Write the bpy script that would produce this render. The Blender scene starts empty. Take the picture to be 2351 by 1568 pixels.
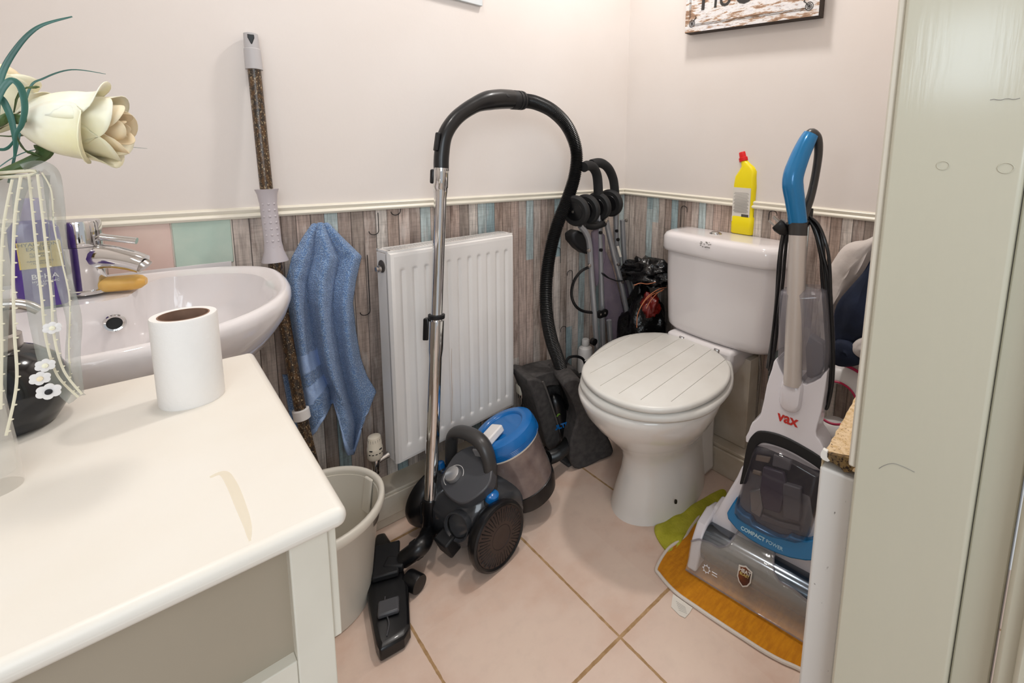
import bpy, math, random
from mathutils import Vector, Matrix, noise as mnoise
random.seed(7)
PI=math.pi
C=bpy.context.scene.collection
V=Vector
# ------------------------------------------------------------------ camera
W,H=2351,1568
F,CX,CY=1101.0706,1396.4251,514.1835
RX=V((0.70958183,-0.70418184,0.02493139))     # image right
RY=V((-0.08671714,-0.12238635,-0.98868687))   # image down
RZ=V((0.69926659,0.69939225,-0.14790777))     # view direction
CAM=V((0,0,1.08))
cam=bpy.data.cameras.new('camera'); co=bpy.data.objects.new('camera',cam); C.objects.link(co)
m=Matrix((RX,-RY,-RZ)).transposed().to_4x4(); m.translation=CAM; co.matrix_world=m
cam.sensor_fit='HORIZONTAL'; cam.sensor_width=36; cam.lens=F*36/W
cam.shift_x=.5-CX/W; cam.shift_y=(CY-H/2)/W; cam.clip_start=.01
bpy.context.scene.camera=co
# points of the room found from where they are seen (used only to measure the room)
def ray(px,py): return RX*((px-CX)/F)+RY*((py-CY)/F)+RZ
def PX(px,py,x): d=ray(px,py); return CAM+d*((x-CAM.x)/d.x)
def PY(px,py,y): d=ray(px,py); return CAM+d*((y-CAM.y)/d.y)
def PZ(px,py,z): d=ray(px,py); return CAM+d*((z-CAM.z)/d.z)
def PN(px,py,P0,n): d=ray(px,py); return CAM+d*((P0-CAM).dot(n)/d.dot(n))
def PD(px,py,dep): return CAM+ray(px,py)*dep
# ------------------------------------------------------------------ materials
def lin(c): return c/12.92 if c<=.04045 else ((c+.055)/1.055)**2.4
def rgb(*c):
    if len(c)==1 and isinstance(c[0],str):
        h=c[0]; c=[int(h[i:i+2],16) for i in (0,2,4)]
    return tuple(lin(x/255) for x in c[:3])+(1,)
def newmat(name):
    m=bpy.data.materials.new(name); m.use_nodes=True
    nt=m.node_tree; return m,nt,nt.nodes['Principled BSDF'],nt.nodes.new,nt.links.new
def mat(name,col,rough=.5,metal=0,col2=None,nscale=6,nstretch=(1,1,1),contrast=(.35,.65),bump=0,bscale=200,bdist=.002,bstretch=(1,1,1),trans=0,alpha=1,coat=0,sss=0,spec=.5,ior=1.45,detail=6,sheen=0):
    m,nt,b,N,L=newmat(name)
    c=rgb(col) if isinstance(col,str) else col
    b.inputs['Base Color'].default_value=c
    b.inputs['Roughness'].default_value=rough; b.inputs['Metallic'].default_value=metal
    b.inputs['Transmission Weight'].default_value=trans; b.inputs['Alpha'].default_value=alpha
    b.inputs['Coat Weight'].default_value=coat; b.inputs['IOR'].default_value=ior
    b.inputs['Specular IOR Level'].default_value=spec
    if sss: b.inputs['Subsurface Weight'].default_value=sss; b.inputs['Subsurface Radius'].default_value=(.01,.008,.006)
    if sheen: b.inputs['Sheen Weight'].default_value=sheen
    tc=N('ShaderNodeTexCoord')
    if col2 is not None:
        mp=N('ShaderNodeMapping'); mp.inputs['Scale'].default_value=nstretch
        nz=N('ShaderNodeTexNoise'); nz.inputs['Scale'].default_value=nscale; nz.inputs['Detail'].default_value=detail
        cr=N('ShaderNodeValToRGB'); cr.color_ramp.elements[0].position=contrast[0]; cr.color_ramp.elements[1].position=contrast[1]
        cr.color_ramp.elements[0].color=c; cr.color_ramp.elements[1].color=rgb(col2) if isinstance(col2,str) else col2
        L(tc.outputs['Object'],mp.inputs[0]); L(mp.outputs[0],nz.inputs['Vector']); L(nz.outputs['Fac'],cr.inputs[0]); L(cr.outputs[0],b.inputs['Base Color'])
    if bump:
        mp=N('ShaderNodeMapping'); mp.inputs['Scale'].default_value=bstretch
        nz=N('ShaderNodeTexNoise'); nz.inputs['Scale'].default_value=bscale; nz.inputs['Detail'].default_value=4
        bp=N('ShaderNodeBump'); bp.inputs['Strength'].default_value=bump; bp.inputs['Distance'].default_value=bdist
        L(tc.outputs['Object'],mp.inputs[0]); L(mp.outputs[0],nz.inputs['Vector']); L(nz.outputs['Fac'],bp.inputs['Height']); L(bp.outputs[0],b.inputs['Normal'])
    return m
def math_(N,L,op,a,b=None,c=None):
    n=N('ShaderNodeMath'); n.operation=op
    for i,x in enumerate((a,b,c)):
        if x is None: continue
        if isinstance(x,(int,float)): n.inputs[i].default_value=x
        else: L(x,n.inputs[i])
    return n.outputs[0]
def mixc(N,L,fac,a,b,mode='MIX'):
    n=N('ShaderNodeMix'); n.data_type='RGBA'; n.blend_type=mode
    for i,x in ((0,fac),(6,a),(7,b)):
        if isinstance(x,(int,float)): n.inputs[i].default_value=x
        elif isinstance(x,tuple): n.inputs[i].default_value=x
        else: L(x,n.inputs[i])
    return n.outputs[2]
def ramp(N,L,x,stops,interp='LINEAR'):
    r=N('ShaderNodeValToRGB'); r.color_ramp.interpolation=interp
    e=r.color_ramp.elements
    while len(e)<len(stops): e.new(.5)
    for k,(p,c) in enumerate(stops): e[k].position=p; e[k].color=c if isinstance(c,tuple) else rgb(c)
    L(x,r.inputs[0]); return r.outputs[0]
def noise_(N,L,vec,scale,detail=4,rough=.5):
    n=N('ShaderNodeTexNoise'); n.inputs['Scale'].default_value=scale; n.inputs['Detail'].default_value=detail; n.inputs['Roughness'].default_value=rough
    if vec is not None: L(vec,n.inputs['Vector'])
    return n.outputs['Fac']
G=lambda v:(v,v,v,1)
def plank_wallpaper(name,axis):
    m,nt,b,N,L=newmat(name)
    pos=N('ShaderNodeNewGeometry').outputs['Position']
    sp=N('ShaderNodeSeparateXYZ'); L(pos,sp.inputs[0]); u=sp.outputs[axis]; z=sp.outputs[2]
    w=.0315
    us=math_(N,L,'DIVIDE',u,w); i=math_(N,L,'FLOOR',us); fr=math_(N,L,'FRACT',us)
    wn=N('ShaderNodeTexWhiteNoise'); wn.noise_dimensions='1D'; L(i,wn.inputs['W']); r1=wn.outputs['Value']
    # each strip is made of boards of different heights
    zs=math_(N,L,'ADD',math_(N,L,'DIVIDE',z,.66),math_(N,L,'MULTIPLY',r1,7.3)); zi=math_(N,L,'FLOOR',zs); zf=math_(N,L,'FRACT',zs)
    wn2=N('ShaderNodeTexWhiteNoise'); wn2.noise_dimensions='2D'; cb=N('ShaderNodeCombineXYZ'); L(i,cb.inputs[0]); L(zi,cb.inputs[1]); L(cb.outputs[0],wn2.inputs['Vector'])
    base=ramp(N,L,wn2.outputs['Value'],[(0,'ab9a90'),(.16,'c4b6ac'),(.3,'d2c5bb'),(.44,'a09288'),(.55,'b7a295'),(.66,'ddd3ca'),(.73,'a0b5b9'),(.83,'bdcbcb'),(.92,'c4aea2')],'CONSTANT')
    def co(su,sz,off=None):
        c=N('ShaderNodeCombineXYZ'); L(math_(N,L,'MULTIPLY',u,su),c.inputs[0]); L(math_(N,L,'MULTIPLY',z,sz),c.inputs[2])
        L(math_(N,L,'MULTIPLY',i,3.1),c.inputs[1]); return c.outputs[0]
    grain=ramp(N,L,noise_(N,L,co(160,9),1,6,.65),[(.36,G(.6)),(.62,G(1.1))])
    cross=ramp(N,L,noise_(N,L,co(30,260),1,3,.6),[(.34,G(.72)),(.55,G(1.0))])
    blot=noise_(N,L,co(28,5.5),1,5,.6)
    c=mixc(N,L,1.0,base,grain,'MULTIPLY'); c=mixc(N,L,.55,c,cross,'MULTIPLY')
    dark=ramp(N,L,blot,[(.56,G(0)),(.7,G(1))]); c=mixc(N,L,math_(N,L,'MULTIPLY',dark,.7),c,rgb('5f4a40'))
    lt=ramp(N,L,blot,[(.3,G(1)),(.42,G(0))]); c=mixc(N,L,math_(N,L,'MULTIPLY',lt,.55),c,rgb('ddd2ca'))
    gap=math_(N,L,'LESS_THAN',fr,math_(N,L,'ADD',.025,math_(N,L,'MULTIPLY',r1,.05)))
    c=mixc(N,L,math_(N,L,'MULTIPLY',gap,.85),c,rgb('3c322e'))
    L(c,b.inputs['Base Color']); b.inputs['Roughness'].default_value=.55
    return m
def floor_tiles():
    m,nt,b,N,L=newmat('ceramic floor tiles')
    pos=N('ShaderNodeNewGeometry').outputs['Position']
    sp=N('ShaderNodeSeparateXYZ'); L(pos,sp.inputs[0])
    wob=math_(N,L,'MULTIPLY',math_(N,L,'SUBTRACT',noise_(N,L,pos,40,3),.5),.004)
    def g(o,off,size,hw):
        s=math_(N,L,'ADD',math_(N,L,'DIVIDE',math_(N,L,'SUBTRACT',o,off),size),.5)
        f=math_(N,L,'ABSOLUTE',math_(N,L,'SUBTRACT',math_(N,L,'FRACT',s),.5))
        return math_(N,L,'LESS_THAN',math_(N,L,'ADD',math_(N,L,'MULTIPLY',f,size),wob),hw), math_(N,L,'FLOOR',s)
    gx,ix=g(sp.outputs[0],.3655,.3285,.003); gy,iy=g(sp.outputs[1],.623,.62,.0042)
    gr=math_(N,L,'MAXIMUM',gx,gy)
    cb=N('ShaderNodeCombineXYZ'); L(ix,cb.inputs[0]); L(iy,cb.inputs[1])
    wn=N('ShaderNodeTexWhiteNoise'); wn.noise_dimensions='2D'; L(cb.outputs[0],wn.inputs['Vector'])
    n1=noise_(N,L,pos,5,6,.6); n2=noise_(N,L,pos,28,5,.6)
    c=ramp(N,L,n1,[(.35,'dcc4b2'),(.5,'d9bfae'),(.66,'cfae9a')])
    c=mixc(N,L,ramp(N,L,n2,[(.5,G(0)),(.75,G(.5))]),c,rgb('cbb3a4'))
    c=mixc(N,L,math_(N,L,'MULTIPLY',wn.outputs['Value'],.25),c,rgb('e2cdbd'))
    gc=ramp(N,L,noise_(N,L,pos,60,4),[(.35,'9a7850'),(.7,'b8956c')])
    c=mixc(N,L,gr,c,gc); L(c,b.inputs['Base Color'])
    L(math_(N,L,'ADD',math_(N,L,'MULTIPLY',gr,.4),.38),b.inputs['Roughness'])
    bp=N('ShaderNodeBump'); bp.inputs['Distance'].default_value=.002; bp.inputs['Strength'].default_value=.5
    L(math_(N,L,'SUBTRACT',math_(N,L,'MULTIPLY',n2,.12),gr),bp.inputs['Height']); L(bp.outputs[0],b.inputs['Normal'])
    return m
def speck(name,base,speckc,scale=260,thr=(.62,.68),col2=None,rough=.5,bump=0,stretch=(1,1,1)):
    m,nt,b,N,L=newmat(name)
    tc=N('ShaderNodeTexCoord'); mp=N('ShaderNodeMapping'); mp.inputs['Scale'].default_value=stretch; L(tc.outputs['Object'],mp.inputs[0]); o=mp.outputs[0]
    n=noise_(N,L,o,scale,3,.6)
    base_=rgb(base)
    c=mixc(N,L,ramp(N,L,noise_(N,L,o,scale*.35,4),[(.4,G(0)),(.65,G(1))]),base_,rgb(col2 or base))
    c=mixc(N,L,ramp(N,L,n,[(thr[0],G(0)),(thr[1],G(1))]),c,rgb(speckc)); L(c,b.inputs['Base Color']); b.inputs['Roughness'].default_value=rough
    if bump:
        bp=N('ShaderNodeBump'); bp.inputs['Distance'].default_value=.002; bp.inputs['Strength'].default_value=bump; L(n,bp.inputs['Height']); L(bp.outputs[0],b.inputs['Normal'])
    return m
def peeling_print():
    m,nt,b,N,L=newmat('weathered board print')
    tc=N('ShaderNodeTexCoord'); mp=N('ShaderNodeMapping'); mp.inputs['Scale'].default_value=(1,5,26); mp.inputs['Rotation'].default_value=(0.06,0,0); L(tc.outputs['Object'],mp.inputs[0])
    n=noise_(N,L,mp.outputs[0],2.3,8,.7)
    c=ramp(N,L,n,[(.40,'8f6f58'),(.455,'b99a80'),(.475,'d8d4d2'),(.53,'e4e2e2'),(.6,'cfcdd0'),(.64,'a98a72')])
    mp2=N('ShaderNodeMapping'); mp2.inputs['Scale'].default_value=(1,20,60); L(tc.outputs['Object'],mp2.inputs[0])
    c=mixc(N,L,ramp(N,L,noise_(N,L,mp2.outputs[0],3,5,.7),[(.6,G(0)),(.7,G(.8))]),c,rgb('5d534e')); L(c,b.inputs['Base Color']); b.inputs['Roughness'].default_value=.5
    return m
def terry(name,a,b_,rowscale=170):
    m,nt,b,N,L=newmat(name)
    tc=N('ShaderNodeTexCoord').outputs['Object']
    vo=N('ShaderNodeTexVoronoi'); vo.inputs['Scale'].default_value=rowscale; L(tc,vo.inputs['Vector'])
    n=noise_(N,L,tc,rowscale*.8,3,.7)
    h=math_(N,L,'SUBTRACT',n,math_(N,L,'MULTIPLY',vo.outputs['Distance'],.9))
    c=ramp(N,L,h,[(-.0,a),(.42,b_)]); L(c,b.inputs['Base Color']); b.inputs['Roughness'].default_value=.95; b.inputs['Sheen Weight'].default_value=.4
    bp=N('ShaderNodeBump'); bp.inputs['Distance'].default_value=.004; bp.inputs['Strength'].default_value=1; L(h,bp.inputs['Height']); L(bp.outputs[0],b.inputs['Normal'])
    return m
def heatblast():
    return mat('shield print','7a3a12',.3,0,'2a0c06',14,contrast=(.4,.6))
M={}
M['wall']=mat('warm white emulsion','e2dbd6',.75,0,'dfd7d1',3,bump=.08,bscale=90)
M['ceil']=mat('white ceiling paint','efece8',.8)
M['paint']=mat('cream gloss paint','e2dccd',.3,bump=.05,bscale=60)
M['door']=mat('cream painted timber','c9c6b4',.17,0,'c3beab',2,nstretch=(1,1,.2),bump=.035,bscale=26,bdist=.004,bstretch=(3,9,.7))
M['skirt']=mat('off white skirting paint','d8cfc0',.45,0,'c2b49f',8)
M['paperA']=plank_wallpaper('plank wallpaper',0); M['paperB']=plank_wallpaper('plank wallpaper return',1)
M['floor']=floor_tiles()
M['pink']=mat('pink glazed tile','d9c2b8',.2,0,'d2b6ae',12); M['mint']=mat('mint glazed tile','c0cfc2',.2,0,'aec4b8',12)
M['grout']=mat('pale grout','ddd3c8',.8)
M['ceramic']=mat('white ceramic glaze','e4dfdf',.08,coat=.3)
M['ceramic_base']=mat('toilet ceramic glaze','dedad4',.1,coat=.3)
M['seat']=mat('white painted seat','dcdad4',.3,0,'d6d3cc',10)
M['groove']=mat('seat groove','b9b5ad',.6)
M['chrome']=mat('polished chrome','d8d8d8',.06,1); M['steel']=mat('brushed steel','b8b2ac',.28,1)
M['darkhole']=mat('dark drain','0c0b0a',.4)
M['soap']=mat('amber soap','e9bf6e',.4,0,'dfae58',30,sss=.3)
M['purple']=mat('purple plastic','4a2f86',.18,coat=.3); M['lilac']=mat('lilac plastic','a497c0',.2,alpha=.9); M['labelgold']=mat('gold label','c9b46a',.4); M['ink']=mat('dark ink','1b1626',.5); M['whiteink']=mat('white ink','e8e6ea',.5)
M['marble']=mat('black marbled glass','08080a',.14,0,'3f434c',9,contrast=(.6,.85),coat=.2,nstretch=(1,1,.6))
M['glass']=mat('clear glass','e9e4da',.03,alpha=.24,coat=1)
M['petal']=mat('cream rose petal','e6dfb6',.55,0,'f1eddb',22,contrast=(.35,.65),sss=.25); M['petalin']=mat('peach rose petal','efd9b0',.55,0,'f0e2c4',30,sss=.25)
M['stem']=mat('green stem','3c5228',.5,0,'53683a',40); M['blade']=mat('blue green grass blade','1f4a40',.35,0,'47796c',14)
M['organza']=mat('grey organza','c3c6be',.6,alpha=.30,col2='b4b8b0',nscale=60,nstretch=(4,4,.6)); M['lace']=mat('cream lace','ddd5bd',.8)
M['tabletop']=mat('ivory painted top','e4ded4',.35,0,'e0d8cb',5,contrast=(.4,.7),bump=.03,bscale=80)
M['table']=mat('ivory painted wood','d6d0c2',.4,0,'cbc4b5',6); M['tablepanel']=mat('taupe panel','a29684',.5,0,'9a8e7c',4)
M['paper']=mat('tissue paper','eae6e2',.9,bump=.35,bscale=170,bdist=.0012); M['card']=mat('brown cardboard','8e6f5c',.85,0,'7d604f',40)
M['bin']=mat('cream plastic','dbd5c8',.3,sss=.05); M['binlabel']=mat('grey sticker','6d655c',.5)
M['broompole']=speck('speckled gold and black pole','2a221c','b8a684',420,(.585,.65),'5a4024',.3,0,(1,1,.55)); M['greyplastic']=mat('grey plastic','b7b4b5',.45); M['lilacgrey']=mat('lilac grey grip','b9b2b6',.5); M['whiteplastic']=mat('white plastic','e3dfdc',.35)
M['towel']=terry('blue terry cloth','6689bb','aeccf0',330); M['towelband']=mat('woven towel band','a9c1e4',.9,0,'93aedb',420,bump=.35,bscale=700,bdist=.001)
M['rad']=mat('white radiator enamel','e4e1de',.25,0,'dedad6',4); M['raddark']=mat('radiator shadow gap','4c4744',.7)
M['trv']=mat('cream valve plastic','dcd2c0',.4)
M['blackpl']=mat('black plastic','0e0e10',.32,coat=.1); M['blackmatte']=mat('matte black plastic','151517',.55); M['darkgrey']=mat('smoked grey plastic','3c3d40',.16,coat=.4); M['panelgrey']=mat('dark grey panel','4a4a4d',.35); M['handlegrey']=mat('graphite handle','3b3938',.33)
M['blue']=mat('blue plastic','1267ad',.2,coat=.3); M['vaxblue']=mat('metallic blue plastic','1a7ab5',.2,.2,coat=.4)
M['silver']=mat('silver plastic','a9a9ab',.25,.6); M['silverknob']=mat('silver knob','b6b6b6',.3,.7)
M['dust']=mat('dusty clear plastic','8a7972',.22,0,'6a5b58',16,coat=.4); M['rotor']=mat('brown black wheel','3b2e29',.45); M['slot']=mat('wheel slot','0a0808',.6)
M['hose']=mat('black hose plastic','121212',.3)
M['bag']=mat('charcoal woven cloth','3b3837',.95,0,'4a4644',60,bump=.4,bscale=400); M['bagedge']=mat('charcoal piping','57524f',.9)
M['cistern']=M['ceramic']
M['alu']=mat('grey painted tube','97989b',.3,.5); M['foam']=mat('black foam grip','1d1d1e',.85,bump=.3,bscale=500); M['mauve']=mat('mauve fabric','7d7079',.9,0,'6c6070',12,bump=.3,bscale=300); M['strap']=mat('black strap','0f0f11',.8); M['rubber']=mat('black rubber','1a1a1b',.6)
M['binbag']=mat('black polythene','0a0a0b',.18,bump=.8,bscale=28,bdist=.01); M['red']=mat('red plastic bag','5f0e08',.3,bump=.5,bscale=40,bdist=.006); M['copper']=mat('copper wire','c77f5c',.3,.6)
M['yellow']=mat('yellow plastic','f0dc0e',.35,sss=.1); M['redcap']=mat('red cap','d8161a',.35); M['label']=mat('white label','dcd8d0',.5); M['greyink']=mat('grey print','8f8c88',.6); M['green']=mat('green print','7fae3a',.6)
M['vaxwhite']=mat('white gloss plastic','e2dfe4',.2,coat=.3); M['pole']=mat('silver aluminium pole','cfc7c1',.36,.4); M['clear']=mat('smoky clear plastic','8d8b94',.06,alpha=.42,coat=.6); M['clearwin']=mat('smoked window plastic','3e3c44',.04,alpha=.45,coat=1); M['nozzle']=mat('clear nozzle plastic','ddd8d0',.05,alpha=.17,coat=1); M['innergrey']=mat('grey inner part','77757b',.35); M['brushmetal']=mat('mirror brush cover','74777c',.14,.85,'3c4a55',9,contrast=(.3,.7)); M['darkinner']=mat('dark inner part','19181c',.3)
M['logored']=mat('red lettering','c4322a',.4); M['palelet']=mat('pale blue lettering','bfe2ee',.4); M['shield']=heatblast()
M['orange']=mat('orange microfibre','cc8612',.95,0,'b9740e',30,nstretch=(1,4,1),bump=.7,bscale=120,bdist=.003); M['hem']=mat('white hem','d9cfc4',.9,bump=.4,bscale=400); M['tag']=mat('white care tag','ddd6cb',.8); M['lime']=mat('lime microfibre','bdb83c',.95,0,'a5a228',22,bump=.7,bscale=150,bdist=.004)
M['chip']=speck('raw chipboard','e2caa6','6b4a2c',330,(.6,.66),'cbab7c',.9,.6); M['chipdark']=speck('old broken chipboard','5f4a2e','2a1c10',260,(.5,.6),'83693f',.95,.8)
M['laminate']=speck('speckled white laminate','d2cfca','77726d',85,(.70,.73),None,.3,0,(1,1,.45))
M['whitecloth']=mat('white polyester','cfc6c0',.8,bump=.3,bscale=40,bdist=.006); M['navy']=mat('navy padded cloth','141c2e',.8,0,'1c2740',10,bump=.4,bscale=30,bdist=.006); M['pinkrim']=mat('pink trim','b8204c',.4)
M['print']=peeling_print(); M['boardedge']=mat('dark board edge','3d342e',.7); M['blackprint']=mat('black print','33302f',.7); M['canvas']=mat('pale blue canvas','c4ced2',.7,0,'d6dadc',9)
M['rust']=mat('rust stain','a9793f',.8); M['braid']=mat('braided hose','8d857c',.35,.5)
# ------------------------------------------------------------------ mesh builder
def frame(d):
    d=d.normalized(); a=V((0,0,1)) if abs(d.z)<.9 else V((1,0,0))
    x=a.cross(d).normalized(); return x,d.cross(x).normalized(),d
def cr(pts,n=8,closed=False):
    P=[V(p) for p in pts]; out=[]; N=len(P)
    for i in range(N if closed else N-1):
        g=lambda k:P[k%N] if closed else P[min(max(k,0),N-1)]
        a,b,c,d=g(i-1),g(i),g(i+1),g(i+2)
        for s in range(n):
            t=s/n; out.append(.5*((2*b)+(c-a)*t+(2*a-5*b+4*c-d)*t*t+(3*b-a-3*c+d)*t**3))
    if not closed: out.append(P[-1].copy())
    return out
class MB:
    def __init__(s): s.v=[]; s.f=[]; s.mi=[]; s.sm=[]; s.T=None
    def add(s,vs,fs,mi=0,smooth=True):
        o=len(s.v)
        for p in vs:
            p=V(p); s.v.append(s.T@p if s.T else p)
        for f in fs: s.f.append([o+k for k in f]); s.mi.append(mi); s.sm.append(smooth)
        return s
    def box(s,lo,hi,mi=0):
        x0,y0,z0=lo; x1,y1,z1=hi
        return s.add([(x0,y0,z0),(x1,y0,z0),(x1,y1,z0),(x0,y1,z0),(x0,y0,z1),(x1,y0,z1),(x1,y1,z1),(x0,y1,z1)],[(0,3,2,1),(4,5,6,7),(0,1,5,4),(1,2,6,5),(2,3,7,6),(3,0,4,7)],mi,False)
    def obox(s,c,ax,ay,az,mi=0):   # oriented box: centre and three half axes
        c=V(c); P=[c+ax*i+ay*j+az*k for k in (-1,1) for i,j in ((-1,-1),(1,-1),(1,1),(-1,1))]
        return s.add(P,[(0,3,2,1),(4,5,6,7),(0,1,5,4),(1,2,6,5),(2,3,7,6),(3,0,4,7)],mi,False)
    def loft(s,rings,mi=0,cap0=True,cap1=True,smooth=True,closed=True):
        n=len(rings[0]); vs=[p for r in rings for p in r]; fs=[]
        for i in range(len(rings)-1):
            for j in range(n if closed else n-1):
                k=(j+1)%n; fs.append((i*n+j,i*n+k,(i+1)*n+k,(i+1)*n+j))
        s.add(vs,fs,mi,smooth)
        o=len(s.v)-len(vs)
        if cap0: s.f.append([o+k for k in reversed(range(n))]); s.mi.append(mi); s.sm.append(False)
        if cap1: s.f.append([o+(len(rings)-1)*n+k for k in range(n)]); s.mi.append(mi); s.sm.append(False)
        return s
    def tube(s,pts,r,n=12,mi=0,caps=True,flat=1.0,up=None,closed=False):
        P=[V(p) for p in pts]; N=len(P); rs=r if isinstance(r,(list,tuple)) else [r]*N
        if len(rs)!=N: rs=[rs[min(int(i/(N-1)*(len(rs)-1)),len(rs)-2)]+(rs[min(int(i/(N-1)*(len(rs)-1)),len(rs)-2)+1]-rs[min(int(i/(N-1)*(len(rs)-1)),len(rs)-2)])*((i/(N-1)*(len(rs)-1))-min(int(i/(N-1)*(len(rs)-1)),len(rs)-2)) for i in range(N)]
        rings=[]; x=None
        for i in range(N):
            t=((P[(i+1)%N]-P[i-1]) if closed else (P[min(i+1,N-1)]-P[max(i-1,0)])).normalized()
            if x is None:
                x=frame(t)[0] if up is None else (V(up)-t*V(up).dot(t)).normalized()
            else: x=(x-t*x.dot(t)).normalized()
            y=t.cross(x)
            rings.append([P[i]+x*(rs[i]*math.cos(2*PI*k/n))+y*(rs[i]*flat*math.sin(2*PI*k/n)) for k in range(n)])
        if closed: rings.append(rings[0]); return s.loft(rings,mi,False,False)
        return s.loft(rings,mi,caps,caps)
    def lathe(s,prof,c,d=(0,0,1),n=32,mi=0,sx=1,sy=1,cap=True,xref=None):
        c=V(c); x,y,z=frame(V(d))
        if xref is not None: x=(V(xref)-z*V(xref).dot(z)).normalized(); y=z.cross(x)
        rings=[[c+z*h+x*(r*sx*math.cos(2*PI*k/n))+y*(r*sy*math.sin(2*PI*k/n)) for k in range(n)] for r,h in prof]
        return s.loft(rings,mi,cap and prof[0][0]>1e-5,cap and prof[-1][0]>1e-5)
    def prism(s,poly,vec,mi=0,smooth=False):
        P=[V(p) for p in poly]; vec=V(vec)
        # keep winding consistent
        nrm=V((0,0,0))
        for i in range(len(P)): nrm+=P[i].cross(P[(i+1)%len(P)])
        if nrm.dot(vec)<0: P.reverse()
        return s.loft([P,[p+vec for p in P]],mi,True,True,smooth)
    def strip(s,a,b,mi=0):
        n=len(a); return s.add(list(a)+list(b),[(i,i+1,n+i+1,n+i) for i in range(n-1)],mi)
    def grid(s,rows,mi=0,mfun=None):
        n=len(rows[0]); o=len(s.v); s.add([p for r in rows for p in r],[])
        for i in range(len(rows)-1):
            for j in range(n-1):
                s.f.append([o+i*n+j,o+i*n+j+1,o+(i+1)*n+j+1,o+(i+1)*n+j]); s.mi.append(mfun(i,j) if mfun else mi); s.sm.append(True)
        return s
    def ball(s,c,r,mi=0,n=16,sc=(1,1,1)):
        c=V(c); rings=[[c+V((r*sc[0]*math.sin(PI*i/n)*math.cos(2*PI*k/(2*n)),r*sc[1]*math.sin(PI*i/n)*math.sin(2*PI*k/(2*n)),r*sc[2]*math.cos(PI*i/n))) for k in range(2*n)] for i in range(n,-1,-1)]
        return s.loft(rings,mi,False,False)
    def text(s,txt,c,xd,yd,size,mi=0,depth=.0004,align='CENTER',bold=0):
        cu=bpy.data.curves.new('t','FONT'); cu.body=txt; cu.size=size; cu.extrude=depth; cu.align_x=align; cu.align_y='CENTER'; cu.offset=bold; cu.resolution_u=3
        o=bpy.data.objects.new('t',cu); C.objects.link(o)
        dg=bpy.context.evaluated_depsgraph_get(); me=bpy.data.meshes.new_from_object(o.evaluated_get(dg))
        xd=V(xd).normalized(); yd=V(yd); yd=(yd-xd*yd.dot(xd)).normalized(); zd=xd.cross(yd); c=V(c)
        s.add([c+xd*v.co.x+yd*v.co.y+zd*v.co.z for v in me.vertices],[list(p.vertices) for p in me.polygons],mi,False)
        bpy.data.objects.remove(o); bpy.data.curves.remove(cu); bpy.data.meshes.remove(me); return s
def wloc(o):
    p=V((0,0,0))
    while o: p+=o.location; o=o.parent
    return p
def build(name,mb,mats,parent=None,origin=None,bevel=0,subsurf=0,solid=0,angle=35,seg=2,label=None):
    mats=mats if isinstance(mats,(list,tuple)) else [mats]
    if parent: org=wloc(parent)
    elif origin is not None: org=V(origin)
    else:
        xs=[v.x for v in mb.v]; ys=[v.y for v in mb.v]; zs=[v.z for v in mb.v]
        org=V(((min(xs)+max(xs))/2,(min(ys)+max(ys))/2,min(zs)))
    me=bpy.data.meshes.new(name)
    me.from_pydata([tuple(v-org) for v in mb.v],[],mb.f)
    for k in mats: me.materials.append(M[k])
    for p,mi,sm in zip(me.polygons,mb.mi,mb.sm): p.material_index=mi; p.use_smooth=True
    me.validate(); me.update()
    try: me.set_sharp_from_angle(angle=math.radians(angle))
    except Exception: pass
    o=bpy.data.objects.new(name,me); C.objects.link(o)
    if parent: o.parent=parent
    else: o.location=org
    if bevel:
        b=o.modifiers.new('bevel','BEVEL'); b.width=bevel; b.segments=seg; b.limit_method='ANGLE'; b.angle_limit=math.radians(40); b.harden_normals=False
    if solid:
        d=o.modifiers.new('solid','SOLIDIFY'); d.thickness=solid; d.offset=0
    if subsurf:
        u=o.modifiers.new('sub','SUBSURF'); u.levels=subsurf; u.render_levels=subsurf
    if label: o['label']=label
    return o
def thing(name,loc,label,cat,group=None):
    o=bpy.data.objects.new(name,None); C.objects.link(o); o.location=V(loc); o.empty_display_size=.02
    o['label']=label; o['category']=cat
    if group: o['group']=group
    return o
def tag(o,label,cat,group=None,kind=None):
    o['label']=label; o['category']=cat
    if group: o['group']=group
    if kind: o['kind']=kind
    return o
def struct(name,mb,mats,parent=None,label=None,**k):
    o=build(name,mb,mats,parent,origin=None if parent else (0,0,0),**k)
    if not parent: o['kind']='structure'
    if label: o['label']=label
    return o
def rrect(w,d,r,n=5):   # rounded rectangle in the plane
    r=min(r,w/2-1e-4,d/2-1e-4); out=[]
    for cx,cy,a in ((w/2-r,d/2-r,0),(-w/2+r,d/2-r,90),(-w/2+r,-d/2+r,180),(w/2-r,-d/2+r,270)):
        for k in range(n+1):
            t=math.radians(a+90*k/n); out.append((cx+r*math.cos(t),cy+r*math.sin(t)))
    return out
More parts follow.
